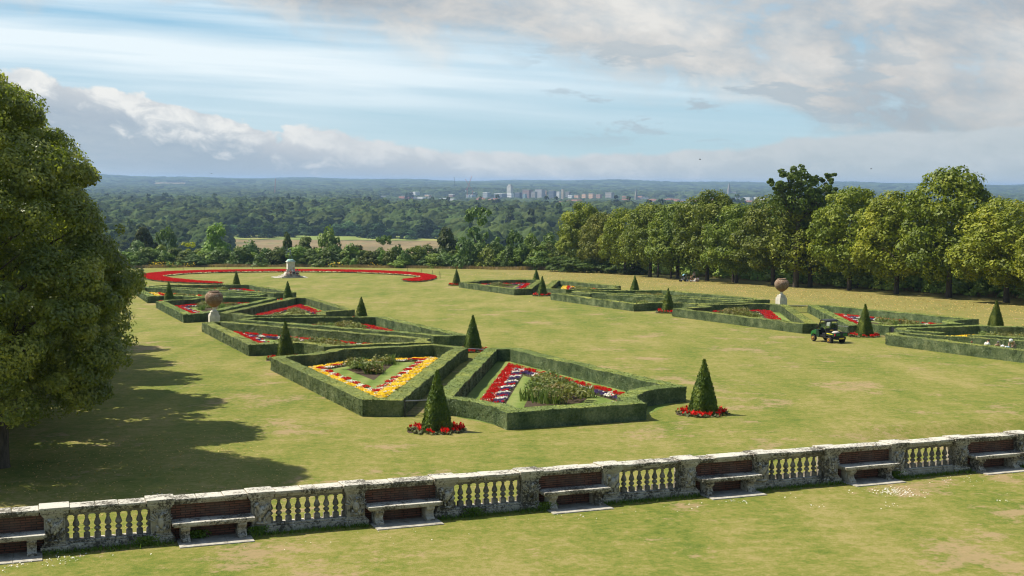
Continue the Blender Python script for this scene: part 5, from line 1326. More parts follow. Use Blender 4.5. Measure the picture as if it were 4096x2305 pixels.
def avenue():
    rows = [(2322, 1083, 2300, 820, 5.6, (1.05, 1.05, .6)), (2406, 1091, 2412, 858, 4.8, (.95, .9, 1.1)), (2500, 1098, 2500, 842, 5.3, (1.1, 1.1, .55)), (2600, 1107, 2590, 820, 5.8, (.95, .95, .9)),
            (2710, 1115, 2705, 818, 5.9, (.9, .92, .9)), (2828, 1123, 2850, 775, 6.6, (.85, .86, .8)), (2945, 1132, 2965, 826, 5.8, (.95, .98, .9)), (3092, 1141, 3070, 795, 6.6, (.75, .74, .75)),
            (3240, 1148, 3215, 820, 6.5, (1.0, .98, .65)), (3397, 1161, 3385, 757, 6.2, (1.1, 1.1, .75)), (3585, 1176, 3590, 783, 6.4, (1.15, 1.12, .6)), (3795, 1191, 3800, 685, 6.8, (.98, .92, .6)), (4025, 1211, 3990, 806, 6.6, (1.15, 1.1, .8)), (4290, 1235, 4260, 800, 6.5, (1.1, 1.05, .8)), (4620, 1262, 4600, 790, 6.5, (1, 1, .8))]
    nm = ['bright yellow-green', 'paler drooping', 'round golden-topped', 'dense mid-green', 'mid-green', 'tall broad double-headed', 'rounded olive', 'dull brown-green', 'narrow golden', 'full round-topped', 'broad yellow-green', 'tallest domed', 'spreading low-branched', 'outermost', 'last']
    wh = ['at the near end of the dry grass strip', 'second from the far end of the avenue', 'third from the far end of the avenue', 'fourth from the far end of the avenue', 'left of the pushchair', 'above the picnic party', 'just right of the picnic', 'behind the right-hand globe urn', 'to the right of the globe urn, below the ragged oak', 'between the ragged oak and the tallest lime', 'just left of the tallest lime', 'rising above the others on the right', 'at the right edge above the last pyramid yew', 'beyond the right edge', 'beyond the right edge, nearest']
    for i, (bx, by, cx_, ty, rad, col) in enumerate(rows):
        u, v = unp(bx, by); loc = L(u, v); D = loc[1]; top = CAMZ + wdir(cx_, ty)[2] * D
        t = tree('lime_tree', loc, top - loc[2] + .3, rad * 1.07, 'lime', MAT['lime'], col, '%s lime tree %s' % (nm[i], wh[i]), group='row of lime trees along the right side', i=i)
    # ragged oak standing behind the row, and trees of the wood behind
    u, v = 131, 167; loc = L(u, v); px = 3195; D = loc[1]; X = wdir(px, 700)[0] * D; loc = np.array([X, D, float(ZPL(X, D))])
    top = CAMZ + wdir(px, 683)[2] * D
    r = empty('oak_tree', loc, 0, 'ragged dark oak with bare-looking limbs rising behind the lime row', 'tree')
    # explicit ragged crown: clumps at the ends of crooked limbs
    H = top - loc[2]; k = D / F
    tips = [(3105, 745, 20), (3090, 735, 16), (3130, 760, 30), (3150, 705, 24), (3165, 690, 26), (3195, 690, 30), (3215, 700, 26), (3180, 720, 30), (3205, 735, 24), (3250, 735, 18), (3262, 722, 14), (3300, 722, 18), (3306, 705, 14), (3290, 750, 16), (3322, 768, 14), (3338, 762, 10), (3260, 770, 22), (3130, 790, 44), (3180, 800, 54), (3230, 800, 54), (3290, 805, 44), (3200, 770, 40), (3150, 740, 24), (3275, 790, 34), (3140, 830, 54), (3200, 840, 60), (3260, 840, 60), (3165, 775, 40), (3235, 770, 40), (3300, 780, 34), (3120, 775, 34), (3240, 815, 50), (3190, 745, 30)]
    C = []; N_ = []; mb = MB(); mb.tube([(0, 0, -.2), (.1, .1, H * .4), (.3, 0, H * .62)], [.5, .42, .3], 10)
    for (x, y, s_) in tips:
        p = np.array([(x - px) * k, rng.normal() * 1.6, H - (y - 683) * k]); s_ = s_ * k
        mb.tube([(.2, 0, H * .55), ((p[0]) * .55, p[1] * .5, H * .55 + (p[2] - H * .55) * .5), tuple(p)], [.13, .08, .03], 6)
        for j in range(6):
            c = p + rng.normal(size=3) * s_ * .62; d = rdir(60); C.append(c + d * s_ * .5 * [1, 1, .7]); N_.append(d + rng.normal(size=(60, 3)) * .5)
    obj('crown', quads_mesh(cards(np.concatenate(C), np.concatenate(N_), .17, 1.2)), MAT['oak'], r); obj('trunk', mb.mesh(), MAT['bark'], r)
    # second line of trees and undergrowth behind the avenue
    n = 0
    for v in np.arange(112, 262, 9.5):
        u = 130 + rng.random() * 4; tree('woodland_tree', L(u, v), 8.5 + 3 * rng.random(), 5 + rng.random(), 'broad', MAT['bush'], (.62, .66, .7), 'dark woodland tree filling in behind the lime row', group='wood behind the lime row')
    for v in np.arange(106, 262, 3.1):
        u = 124.5 + rng.random() * 3.5; s_ = 1.0 + rng.random() * .9; c = 2.0 + 1.0 * rng.random()
        tree('undergrowth_bush', L(u, v), 2.2 * s_, 2.2 * s_, 'shrub', MAT['bush'], (c, c, c * .9), 'leafy bush in the shade behind the lime trunks', 'bush', 'undergrowth behind the lime row')
    for (px, py) in [(2631, 1110), (2684, 1114), (2931, 1130)]:
        loc = L(*unp(px, py)); r = empty('bare_trunk', loc, 0, 'slim bare trunk in the shade behind the lime row', 'tree', 'slim trunks between the limes'); mb = MB(); mb.tube([(0, 0, -.1), (.05, 0, 2.5), (0, .05, 6)], [.22, .18, .12], 8); mb.build('trunk', MAT['bark'], r)
avenue()

def big_tree():
    hs = [0, 1.0, 2.0, 3.0, 3.8, 5.2, 6.6, 7.9, 9.5, 11.0, 12.0, 13.5, 14.4, 15.1, 15.9, 16.4]
    rs = [.8, 2.4, 3.7, 4.4, 5.0, 5.5, 5.8, 5.5, 5.0, 4.3, 3.8, 2.9, 2.3, 1.7, 1.2, .6]
    H0, H1 = 2.7, 15.5
    prof = lambda t: float(np.interp(H0 + (H1 - H0) * t, hs, rs))
    q = np.concatenate([crown_quads(H0, H1, prof, 430, 500, .056, .82, inner=.10, flat=.75, lobe=.12, q0=.70, q1=.34), crown_quads(H0, H1, lambda t: prof(t) * 1.10, 110, 90, .045, .30, inner=0, flat=.9, lobe=.2), crown_quads(H0, H1, lambda t: prof(t) * 1.03, 230, 190, .045, .50, inner=0, flat=.7, lobe=.22)])
    r = empty('lime_tree', L(-1.55, 53.8), .4, 'tallest nearest lime tree filling the left side of the picture', 'tree', 'lime trees of the left avenue')
    o = obj('crown', quads_mesh(q, 'crown'), MAT['biglime'], r); o.location = (-.35, 0, 0)
    obj('trunk', trunk_mesh(15, .30, 16, 5.4, .26), MAT['bark'], r)
    q2 = crown_quads(2.2, 16, lambda t: float(np.interp(2.2 + 13.8 * t, hs, rs)) * 1.08, 230, 100, .17, 1.1, inner=.3)
    cm = quads_mesh(q2, 'crown'); tm = trunk_mesh(14, .36, 10, 4.6, .3)
    cm.materials.append(MAT['biglime']); tm.materials.append(MAT['bark'])
    wo = ['second', 'third', 'fourth', 'fifth', 'sixth'] + [w + ' outer-row' for w in ('first', 'second', 'third', 'fourth', 'fifth')]
    for i, (u, v) in enumerate(((-2.3, 65), (-2.4, 76), (-2.5, 87), (-2.6, 98), (-2.7, 109), (-10, 59), (-10.5, 70), (-11, 81), (-11, 92), (-11, 103))):
        r = empty('lime_tree', L(u, v), i * 1.3, '%s lime tree of the left avenue, hidden behind the nearest one' % wo[i], 'tree', 'lime trees of the left avenue')
        for nme, me in (('crown', cm), ('trunk', tm)): o = bpy.data.objects.new(nme, me); link(o, r)
big_tree()

def at_px(px, D, py=1000): d = wdir(px, py); return d[0] * D
def edge_growth():
    # (px centre, top py, depth, half-width px, kind, material, tint, label)
    B = [(552, 985, 338, 50, 'broad', 'bush', (.85, 1.05, 1.25), 'rounded grey-green bush beside the tall tree'),
         (575, 925, 352, 62, 'yewtree', 'bush', (.50, .5, .5), 'dark brown-green yew behind the grey-green bush'),
         (640, 1000, 334, 34, 'broad', 'bush', (1.3, 1.3, .9), 'light green bush left of the yellow tree'),
         (660, 935, 372, 46, 'broad', 'bush', (.9, 1.05, .8), 'rounded green tree above the light bush'),
         (748, 985, 336, 48, 'open', 'bush', (2.6, 2.2, .55), 'small golden-yellow tree at the lawn edge'),
         (790, 1012, 333, 40, 'broad', 'bush', (1.2, 1.15, .8), 'olive bush under the bright green tree'),
         (868, 925, 350, 58, 'broad', 'bush', (1.25, 1.45, .65), 'bright fresh-green tree at the lawn edge'),
         (845, 1020, 331, 44, 'broad', 'bush', (.9, .95, .7), 'low green bush below the bright green tree'),
         (930, 1030, 333, 40, 'yewtree', 'bush', (.8, .85, .7), 'low dark bush left of the blue-green one'),
         (1000, 985, 345, 48, 'broad', 'bush', (.75, 1.0, 1.05), 'blue-green rounded bush left of the monument'),
         (1068, 1010, 333, 36, 'yewtree', 'bush', (.85, .8, .5), 'spiky olive yew left of the monument'),
         (1120, 1000, 336, 44, 'yewtree', 'bush', (.8, .8, .5), 'dark yew immediately behind the monument'),
         (1150, 940, 352, 30, 'yewtree', 'bush', (.7, .8, .5), 'dark pointed conifer behind the bronze statue'),
         (1222, 960, 342, 62, 'yewtree', 'bush', (.75, .8, .45), 'broad dark yew right of the bronze statue'),
         (1312, 940, 350, 44, 'broad', 'bush', (1.15, 1.3, .9), 'upright mid-green tree between the yews right of the monument'),
         (1310, 1020, 334, 34, 'broad', 'bush', (1.2, 1.3, .8), 'light bush beneath the upright tree'),
         (1425, 992, 340, 66, 'yewtree', 'bush', (.62, .58, .38), 'wide low very dark yew right of the monument'),
         (1500, 1018, 335, 46, 'yewtree', 'bush', (.66, .62, .45), 'low brown-green yew beside the wide dark one'),
         (1540, 970, 372, 56, 'open', 'bush', (.8, 1.05, .85), 'airy blue-green tree in front of the tan field'),
         (1590, 1012, 336, 44, 'broad', 'bush', (.95, 1.1, .7), 'rounded green bush in front of the tan field'),
         (1668, 996, 342, 34, 'yewtree', 'bush', (.55, .65, .45), 'small dark yew against the tan field'),
         (1650, 1030, 333, 40, 'broad', 'bush', (.9, .95, .6), 'low olive bush in front of the tan field'),
         (1715, 1005, 337, 48, 'broad', 'bush', (.8, .82, .5), 'olive-brown bush left of the tallest dark yew'),
         (1785, 928, 342, 74, 'yewtree', 'bush', (.45, .45, .34), 'tallest dark yew at the lawn edge right of centre'),
         (1850, 1000, 333, 38, 'broad', 'bush', (.75, .9, .7), 'green bush at the right foot of the tallest yew'),
         (1905, 872, 362, 80, 'open', 'bush', (.95, 1.05, .7), 'tall open-crowned tree showing its limbs, right of the tallest yew'),
         (1910, 1000, 328, 50, 'broad', 'bush', (1.05, 1.1, .65), 'yellowish green bush under the open tree'),
         (1985, 1012, 322, 46, 'broad', 'bush', (1.1, 1.15, .7), 'spreading light bush left of the dark round tree'),
         (2062, 945, 318, 38, 'broad', 'bush', (.62, .78, .5), 'dark green upright tree near the lawn corner'),
         (2055, 1030, 306, 40, 'yewtree', 'bush', (.7, .72, .5), 'dark low bush under the dark upright tree'),
         (2120, 962, 312, 46, 'broad', 'bush', (1.2, 1.3, .7), 'fresh green tree left of the lime row'),
         (2160, 1015, 292, 48, 'broad', 'bush', (.95, 1.1, .75), 'leafy bush at the corner before the lime row'),
         (2205, 960, 306, 46, 'broad', 'bush', (.85, 1.0, .8), 'green tree just left of the first lime'),
         (2240, 1030, 280, 44, 'broad', 'bush', (.75, .85, .65), 'dark bush at the left foot of the lime row'),
         (2290, 1040, 275, 46, 'broad', 'bush', (.7, .8, .6), 'dark bush behind the first lime trunk'), (2365, 1045, 272, 46, 'broad', 'bush', (.7, .8, .6), 'dark bush behind the second lime trunk'), (2450, 1050, 268, 46, 'broad', 'bush', (.65, .75, .6), 'dark bush behind the third lime trunk'), (2540, 1055, 262, 46, 'broad', 'bush', (.65, .75, .6), 'dark bush behind the fourth lime trunk')]
    for (px, ty, D, hw, kind, mat, tint, lab) in B:
        X = at_px(px, D); z0 = float(ground_z(X, D)); top = CAMZ + wdir(px, ty)[2] * D; h = max(top - z0, 2.5) * 1.12; rad = hw * D / F * 1.35
        nme = {'broad': 'leafy_bush' if h < 8 else 'broadleaf_tree', 'yewtree': 'yew_tree', 'conifer': 'conifer', 'open': 'open_tree'}[kind]
        tree(nme, (X, D, z0), h, rad, kind, MAT[mat], tint, lab, 'bush' if nme == 'leafy_bush' else 'tree')
edge_growth()
def edge_fill():
    i = 0
    for px in np.arange(505, 2300, 23.):
        px = px + rng.normal() * 5; D = 240.0
        while D < 420:
            u, v = to_uv(at_px(px, D), D)
            if v - vedge(u) > 3.5: break
            D += 1.5
        D += rng.random() * 7; X = at_px(px, D); ty = rng.uniform(985, 1028) - (14 if px > 1800 else 0); z0 = float(ground_z(X, D))
        h = max(CAMZ + wdir(px, ty)[2] * D - z0, 2.5); k = rng.integers(5); tint, nm = [((.8, .82, .5), 'dark olive'), ((1.1, 1.25, .7), 'mid-green'), ((.7, .8, .6), 'deep green'), ((1.35, 1.4, .8), 'light green'), ((.85, 1.0, .9), 'grey-green')][k]
        nb = 'left of the monument' if px < 1130 else 'just right of the monument' if px < 1760 else 'left of the lime row'
        tree('leafy_bush', (X, D, z0), h * 1.05, rng.uniform(2.6, 4.2), ['broad', 'yewtree', 'broad', 'shrub'][i % 4], MAT['bush'], tint, '%s low bush at the lawn edge %s' % (nm, nb), 'bush', '%s low bushes %s' % (nm, nb)); i += 1
edge_fill()

def valley_trees():
    # single trees: the wooded slope below the garden, and those round the fields
    def ok(px, D): return not (860 < px < 1830 and D > 560)
    pal = [((1, 1, 1), 'mid-green'), ((.75, .85, .8), 'dark green'), ((1.2, 1.2, .8), 'yellowish green'), ((.85, 1.05, 1.1), 'blue-green')]
    n = 0; tries = 0; pts = []
    while n < 200 and tries < 12000:
        tries += 1; D = 385 * (1345 / 385) ** (rng.random() ** .8); px = rng.uniform(300, 2420)
        if not ok(px, D): continue
        X = at_px(px, D)
        sp = 9 + D * .011
        if any((X - a) ** 2 + (D - b) ** 2 < sp * sp for a, b in pts): continue
        pts.append((X, D)); k = rng.integers(4); c, nm = pal[k]; kd = rng.choice(['broad', 'broad', 'broad', 'open', 'conifer'])
        h = (11 + 5 * rng.random()) * (1.25 if D > 700 else 1); rad = (5 + 2 * rng.random()) * (1.35 if D > 700 else 1)
        side = 'left' if px < 900 else 'right' if px > 1830 else 'middle'
        tree('valley_tree', (X, D, float(ground_z(X, D))), h, rad if kd != 'conifer' else 4, kd, MAT['wood'] if D > 600 else MAT['bush'], c, '%s tree on the wooded slope below the garden, %s part' % (nm, side), group='%s trees on the slope, %s part' % (nm, side)); n += 1
    # silver willows along the river beyond the fields
    for i in range(46):
        px = 620 + i * 29 + rng.normal() * 9; D = 1262 + rng.random() * 60 + (40 if 1180 < px < 1400 else 0)
        if 1130 < px < 1330: D += 25
        X = at_px(px, D); s_ = .75 + .6 * rng.random(); silver = rng.random() < .45
        tree('willow_tree', (X, D, float(ground_z(X, D))), 12 * s_, 8.5 * s_, 'broad', MAT['wood'], (1.45, 1.75, 2.1) if silver else (1.15, 1.35, 1.1), ('silvery rounded willow' if silver else 'green rounded willow') + ' at the river edge behind the fields', group=('silvery' if silver else 'green') + ' willows along the river')
    for i in range(70):
        px = rng.uniform(300, 2350); D = rng.uniform(1350, 1700); X = at_px(px, D); s_ = .9 + .5 * rng.random()
        c = [(1, 1, 1), (.7, .8, .85), (.85, .95, 1)][i % 3]; nm = ['mid-green', 'dark', 'greyish'][i % 3]; kd = ['broad', 'broad', 'broad', 'conifer', 'poplar'][rng.integers(5)]
        tree('valley_tree', (X, D, float(ground_z(X, D))), (15 if kd == 'broad' else 19) * s_, (9 if kd == 'broad' else 4.5) * s_, kd, MAT['wood'], c, '%s %s tree in the wood behind the river' % (nm, {'broad': 'rounded', 'conifer': 'pointed', 'poplar': 'columnar'}[kd]), group='%s %s trees behind the river' % (nm, {'broad': 'rounded', 'conifer': 'pointed', 'poplar': 'columnar'}[kd]))
    for (px, D, h) in [(655, 2500, 27), (672, 2520, 30), (690, 2540, 26), (668, 3300, 24), (1155, 2300, 34), (1625, 3600, 26), (1640, 3600, 30), (1648, 3620, 28), (1920, 2500, 30)]:
        X = at_px(px, D); tree('poplar_tree', (X, D, float(ground_z(X, D))), h, 4.2, 'poplar', MAT['wood'], (.6, .7, .75), 'tall dark columnar poplar standing out of the far woods', group='tall poplars in the far woods')
valley_trees()

# the far woods: beyond the countable trees, one mass
def lump_mesh(seed, n, flat=1.0):
    bm = bmesh.new(); bmesh.ops.create_icosphere(bm, subdivisions=n, radius=1)
    for v in bm.verts:
        p = v.co.copy(); k = 1 + .24 * pnoise(p * 1.4 + Vector((seed, 0, 0))) + .30 * abs(pnoise(p * 2.6 + Vector((seed, 3, 0)))) + .10 * pnoise(p * 7 + Vector((seed, 3, 0))) + .05 * pnoise(p * 15)
        v.co = Vector((p.x * k, p.y * k, max(-.35, p.z) * k * flat + .35))
    me = bpy.data.meshes.new('lump'); bm.to_mesh(me); bm.free(); me.materials.append(MAT['wood']); return me
def far_woods():
    lib = bpy.data.collections.new('woodland_kinds')
    for i in range(8):
        if i < 4: me = lump_mesh(i * 3.1 + 20, 4, .82)
        elif i < 7: me = lump_mesh(i * 3.1, 3, .72)
        else: me = quads_mesh(crown_quads(0, 1.7, lambda t: .55 * (1 - t) ** .8 + .02, 40, 12, .09, .16, inner=.05, flat=.7), 'c'); me.materials.append(MAT['wood'])
        o = bpy.data.objects.new('w%d' % i, me); lib.objects.link(o)
    P = []; Sc = []; Id = []
    def add(D0, D1, area, r_, h_, ids, px0=150, px1=4300, keep=None):
        n = int((px1 - px0) / F * (D1 ** 2 - D0 ** 2) / 2 / area)
        D = np.sqrt(D0 ** 2 + rng.random(n) * (D1 ** 2 - D0 ** 2)); px = rng.uniform(px0, px1, n); X = (px - CX) / F * D
        m = ~in_field(X, D)
        m &= ~((px > 860) & (px < 1830) & (D < 1350))
        gap = np.array([pnoise(Vector((x * .0028, d * .0012, 3.3))) for x, d in zip(X, D)])
        town = (D > 3750) & (D < 4700) & (px > 1560) & (px < 3100); m &= ~(town & (rng.random(n) < .80)); m &= ~((D > 3150) & (D < 4000) & (px > 1610) & (px < 1840) & (rng.random(n) < .92))
        sub = (D > 3300) & (D < 6500) & (px > 2500); m &= ~(sub & (gap > .02) & (rng.random(n) < .6))
        X, D, gap = X[m], D[m], gap[m]; k = len(X)
        s_ = .7 + .6 * rng.random(k); s_ *= 1 + .25 * gap
        P.append(np.stack([X, D, ground_z(X, D) - .2], -1)); Sc.append(np.stack([r_ * s_, r_ * s_, h_ * s_], -1)); Id.append(rng.choice(ids, k))
    add(880, 1345, 330, 14, 16, [0, 1, 2, 3] * 9 + [7], -2500, 2450)
    add(1345, 2300, 380, 15.5, 16, [0, 1, 2, 3] * 9 + [7], -2500, 5200)
    add(2300, 4300, 460, 15.5, 11, [0, 1, 2, 3, 4, 5, 6] * 6 + [7], -2000, 5200)
    add(4300, 7000, 800, 20, 12, [4, 5, 6, 0, 1], -1500, 5000)
    add(7000, 14500, 4200, 42, 15, [4, 5, 6], -1200, 4900)
    add(360, 880, 260, 11, 13, [0, 1, 2, 3], -4500, 280)
    P, Sc, Id = map(np.concatenate, (P, Sc, Id)); n = len(P)
    ppx = CX + P[:, 0] / P[:, 1] * F; tz = (ppx > 1500) & (ppx < 3150) & (P[:, 1] > 2700) & (P[:, 1] < 4700); Sc[tz, 2] = np.minimum(Sc[tz, 2], 6.5)
    me = bpy.data.meshes.new('far_woodland'); me.vertices.add(n); me.vertices.foreach_set('co', P.astype(np.float32).reshape(-1))
    a = me.attributes.new('sc', 'FLOAT_VECTOR', 'POINT'); a.data.foreach_set('vector', Sc.astype(np.float32).reshape(-1))
    a = me.attributes.new('idx', 'INT', 'POINT'); a.data.foreach_set('value', Id.astype(np.int32))
    a = me.attributes.new('rt', 'FLOAT_VECTOR', 'POINT'); rt = np.zeros((n, 3)); rt[:, 2] = rng.random(n) * 6.28; a.data.foreach_set('vector', rt.astype(np.float32).reshape(-1))
    o = bpy.data.objects.new('far_woodland', me); link(o); tag(o, 'hazy far woods covering the valley and hills to the horizon', 'woods', kind='stuff')
    g = bpy.data.node_groups.new('woods', 'GeometryNodeTree')
    g.interface.new_socket('Geometry', in_out='INPUT', socket_type='NodeSocketGeometry'); g.interface.new_socket('Geometry', in_out='OUTPUT', socket_type='NodeSocketGeometry')
    gi = g.nodes.new('NodeGroupInput'); go = g.nodes.new('NodeGroupOutput'); ip = g.nodes.new('GeometryNodeInstanceOnPoints'); ci = g.nodes.new('GeometryNodeCollectionInfo')
    ci.inputs['Collection'].default_value = lib; ci.inputs['Separate Children'].default_value = True; ci.inputs['Reset Children'].default_value = True
    ip.inputs['Pick Instance'].default_value = True
    def at(nm, ty): q = g.nodes.new('GeometryNodeInputNamedAttribute'); q.data_type = ty; q.inputs['Name'].default_value = nm; return q.outputs[0]
    g.links.new(gi.outputs[0], ip.inputs['Points']); g.links.new(ci.outputs[0], ip.inputs['Instance'])
    g.links.new(at('idx', 'INT'), ip.inputs['Instance Index']); g.links.new(at('sc', 'FLOAT_VECTOR'), ip.inputs['Scale'])
    e = g.nodes.new('FunctionNodeEulerToRotation'); g.links.new(at('rt', 'FLOAT_VECTOR'), e.inputs[0]); g.links.new(e.outputs[0], ip.inputs['Rotation'])
    g.links.new(ip.outputs[0], go.inputs[0]); m = o.modifiers.new('woods', 'NODES'); m.node_group = g
far_woods()

# ------------------------------------------------------------------ the far town
def town():
    wm = {}
    def wall(c):
        if c not in wm: wm[c] = plain('render_%d' % len(wm), tuple(x * .82 for x in c), .8, .08, .1)
        return wm[c]
    glass = plain('dark_window_glass', (.16, .19, .22), .3, .2, .2, .5); roofg = plain('grey_flat_roof', (.28, .28, .28), .8, .1, .1); roofr = plain('red_tile_roof', (.27, .12, .08), .85, .2, .2); roofw = plain('white_sheet_roof', (.90, .91, .92), .6, .03, .1); roofd = plain('slate_roof', (.10, .11, .13), .7, .1, .1)
    W = (.66, .66, .65); T_ = (.72, .46, .30); G_ = (.22, .24, .26); DB = (.10, .12, .16); BR = (.28, .17, .14)
    def block(x0, x1, ty, D, c, floors, label, depth=None, roof=roofg, plant=False, bands=True, name='office_block', dark=None):
        X0, X1 = at_px(x0, D, 770), at_px(x1, D, 770); z0 = float(ground_z((X0 + X1) / 2, D)) - 1; top = CAMZ + wdir((x0 + x1) / 2, ty)[2] * D
        w = X1 - X0; d = depth or max(14, w * .5); h = top - z0
        w, d = w * .88, w * .45; r = empty(name, ((X0 + X1) / 2, D, z0), R(-50), label, 'building', None)
        MB().box(-w / 2, w / 2, 0, d, 0, h).build('wall', wall(c), r)
        MB().box(-w / 2 - .3, w / 2 + .3, -.3, d + .3, h, h + .9).build('roof', roof, r)
        if bands and floors:
            fh = h / floors
            for f in range(floors):
                mb = MB(); nb = max(2, int(w / 4.2))
                for k in range(nb): a = -w / 2 + w * (k + .22) / nb; mb.box(a, a + w * .5 / nb, -.12, .05, f * fh + fh * .38, f * fh + fh * .72)
                mb.build('window_row', dark or glass, r)
        if plant: MB().box(-w * .3, w * .3, d * .2, d * .8, h + .9, h + 4.5).build('roof_plant', wall(c), r)
        return r
    block(2021, 2049, 744, 4250, (.60, .59, .55), 11, 'tall white tower block standing highest over the far town', 26, plant=True)
    block(2130, 2176, 759, 4260, (.36, .36, .37), 7, 'grey slab office block right of the white tower', 20, bands=False)
    block(2119, 2146, 768, 4235, (.30, .28, .25), 5, 'lower brown-grey block in front of the grey slab', 14)
    block(2080, 2126, 760, 4320, BR, 6, 'dark brown block just left of the grey slab', 24)
    block(2177, 2186, 763, 4270, T_, 6, 'narrow tan block touching the grey slab', 20)
    block(2187, 2221, 764, 4290, DB, 6, 'dark blue glazed block right of the narrow tan one', 25)
    block(2222, 2241, 767, 4250, W, 6, 'white glazed block between the dark blue one and the stone tower', 18)
    block(2242, 2256, 758, 4260, (.45, .38, .28), 7, 'square stone-coloured tower right of the white glazed block', 14)
    block(2257, 2281, 768, 4300, (.24, .23, .22), 4, 'grey block right of the stone-coloured tower', 20)
    block(2087, 2105, 776, 4200, (.20, .30, .32), 3, 'low teal glazed block below the dark brown one', 14)
    block(2052, 2085, 772, 4260, DB, 4, 'dark low block right of the white tower foot', 18)
    block(2022, 2052, 776, 4170, (.8, .8, .8), 2, 'bright white low block at the foot of the tower', 12, roofw)
    block(1963, 2021, 776, 4190, (.14, .16, .20), 4, 'long dark block with white roof edge left of the tower', 16, roofw)
    block(1923, 1957, 771, 4320, (.35, .38, .42), 3, 'pale blue-grey block left of the long dark one', 16, roofw)
    block(1854, 1898, 781, 4150, (.36, .44, .50), 2, 'low pale blue shed beneath the red cranes', 20, roofw)
    block(1788, 1817, 779, 4200, BR, 3, 'red-brown block left of the cranes', 18, roofw)
    block(1691, 1722, 781, 4200, T_, 2, 'low tan building with a white roof left of the red-brown block', 20, roofw)
    block(1625, 1673, 769, 4700, W, 1, 'far white warehouse at the left end of the town', 24, roofw, bands=False, name='warehouse')
    for i, (a, b, t, D) in enumerate([(1660, 1700, 790, 3950), (1702, 1735, 793, 3900), (1738, 1762, 795, 3880), (1764, 1790, 794, 3900), (1792, 1822, 797, 3860), (1668, 1720, 803, 3720), (1775, 1800, 804, 3720)]):
        block(a, b, t, D, (.68, .68, .67), 2, ['long white', 'stepped white', 'short white', 'bright white', 'wide white', 'front white', 'small front white'][i] + ' warehouse roof in the left cluster of the town', 22, roofw, name='warehouse')
    block(2267, 2292, 783, 4150, W, 2, 'white low building left of the tan brick blocks', 16, roofw)
    for i, (a, b, t, c) in enumerate([(2292, 2318, 781, T_), (2322, 2347, 777, T_), (2349, 2376, 775, T_), (2378, 2406, 778, (.42, .25, .18)), (2414, 2453, 771, (.40, .36, .32))]):
        block(a, b, t, 4150 + 30 * i, c, 4, ['first', 'second', 'third', 'fourth', 'greyest, rightmost'][i] + ' of the tan brick blocks, counted from the left', 18)
    for i, (a, b, t, D) in enumerate([(2255, 2285, 826, 2900), (2262, 2290, 833, 2800), (2967, 3005, 792, 3700), (3012, 3040, 790, 3750), (3034, 3064, 795, 3650), (3010, 3050, 792, 3800), (925, 1002, 766, 5000), (1200, 1245, 788, 3950), (1408, 1440, 787, 4000), (1455, 1475, 790, 3950), (3400, 3440, 778, 4400), (655, 672, 707, 11000), (1114, 1121, 716, 11500)]):
        block(a, b, t, D, (.66, .66, .65), 1, ['white house with a terrace among the trees left of the lime row', 'lower white house among the trees left of the lime row', 'white shed seen just left of the ragged oak', 'second white shed by the ragged oak', 'third white shed by the ragged oak', 'fourth white shed by the ragged oak', 'very long pale warehouse in the woods at left', 'pale low building in the woods above the poplar', 'white building far left of the town', 'small white building near the thin poplars', 'pale building between the oak and the tallest lime', 'ghostly pale tower on the far left ridge', 'tiny pale tower on the far ridge'][i], 12, roofw, name='pale_building')
    # churches
    def spire(px, ty, D, hb, label, col=(.30, .27, .23)):
        X = at_px(px, D, 770); z0 = float(ground_z(X, D)) - 1; H = CAMZ + wdir(px, ty)[2] * D - z0; b = H * .085
        r = empty('church', (X, D, z0), .3, label, 'church')
        MB().box(-b, b, -b, b, 0, H * .5).build('tower', wall(col), r)
        MB().add([(-b, -b, H * .5), (b, -b, H * .5), (b, b, H * .5), (-b, b, H * .5), (0, 0, H)], [(0, 1, 4), (1, 2, 4), (2, 3, 4), (3, 0, 4)]).build('spire', wall(col), r)
        MB().prism([(-b * 1.3, 0), (b * 1.3, 0), (b * 1.3, H * .2), (0, H * .36), (-b * 1.3, H * .2)], b, b * 6, 'x').build('nave', wall(col), r)
    spire(2545, 754, 3900, 0, 'church with a tall thin spire right of the town'); spire(2916, 729, 5200, 0, 'distant church spire breaking the skyline')
    D = 1800; X = at_px(2437, D, 850); z0 = float(ground_z(X, D)); H = CAMZ + wdir(2440, 846)[2] * D - z0
    r = empty('turret_house', (X, D, z0), .2, 'house with a pinkish swept spire roof among trees left of the first limes', 'house')
    MB().box(-3.5, 3.5, -3, 3, 0, H - 9).build('wall', wall((.30, .15, .11)), r); MB().add([(-4, -3.5, H - 9), (4, -3.5, H - 9), (4, 3.5, H - 9), (-4, 3.5, H - 9), (-1, -1, H - 5), (2.2, -1, H - 5), (2.2, 1, H - 5), (-1, 1, H - 5), (1.8, 0, H)], [(0, 1, 5, 4), (1, 2, 6, 5), (2, 3, 7, 6), (3, 0, 4, 7), (4, 5, 8), (5, 6, 8), (6, 7, 8), (7, 4, 8)]).build('roof', wall((.38, .26, .24)), r)
    # houses
    def house_parts(c, rm, i):
        r = empty('terraced_house', (0, 0, 0)); w, d, h = 9 + i * 3, 8, 5.6
        MB().box(-w / 2, w / 2, -d / 2, d / 2, 0, h).build('wall', wall(c), r)
        MB().prism([(-d / 2 - .4, h), (d / 2 + .4, h), (0, h + 3.4)], -w / 2 - .3, w / 2 + .3, 'x').build('roof', rm, r)
        mb = MB()
        for q in (-.3, .05, .3): mb.box(w * q, w * q + 1.2, -d / 2 - .06, -d / 2 + .02, 1.0, 2.2); mb.box(w * q, w * q + 1.2, -d / 2 - .06, -d / 2 + .02, 3.6, 4.8)
        mb.build('windows', glass, r); MB().box(w * .3, w * .3 + .9, -.5, .5, h + 2.2, h + 4.4).build('chimney', wall(BR), r); return r
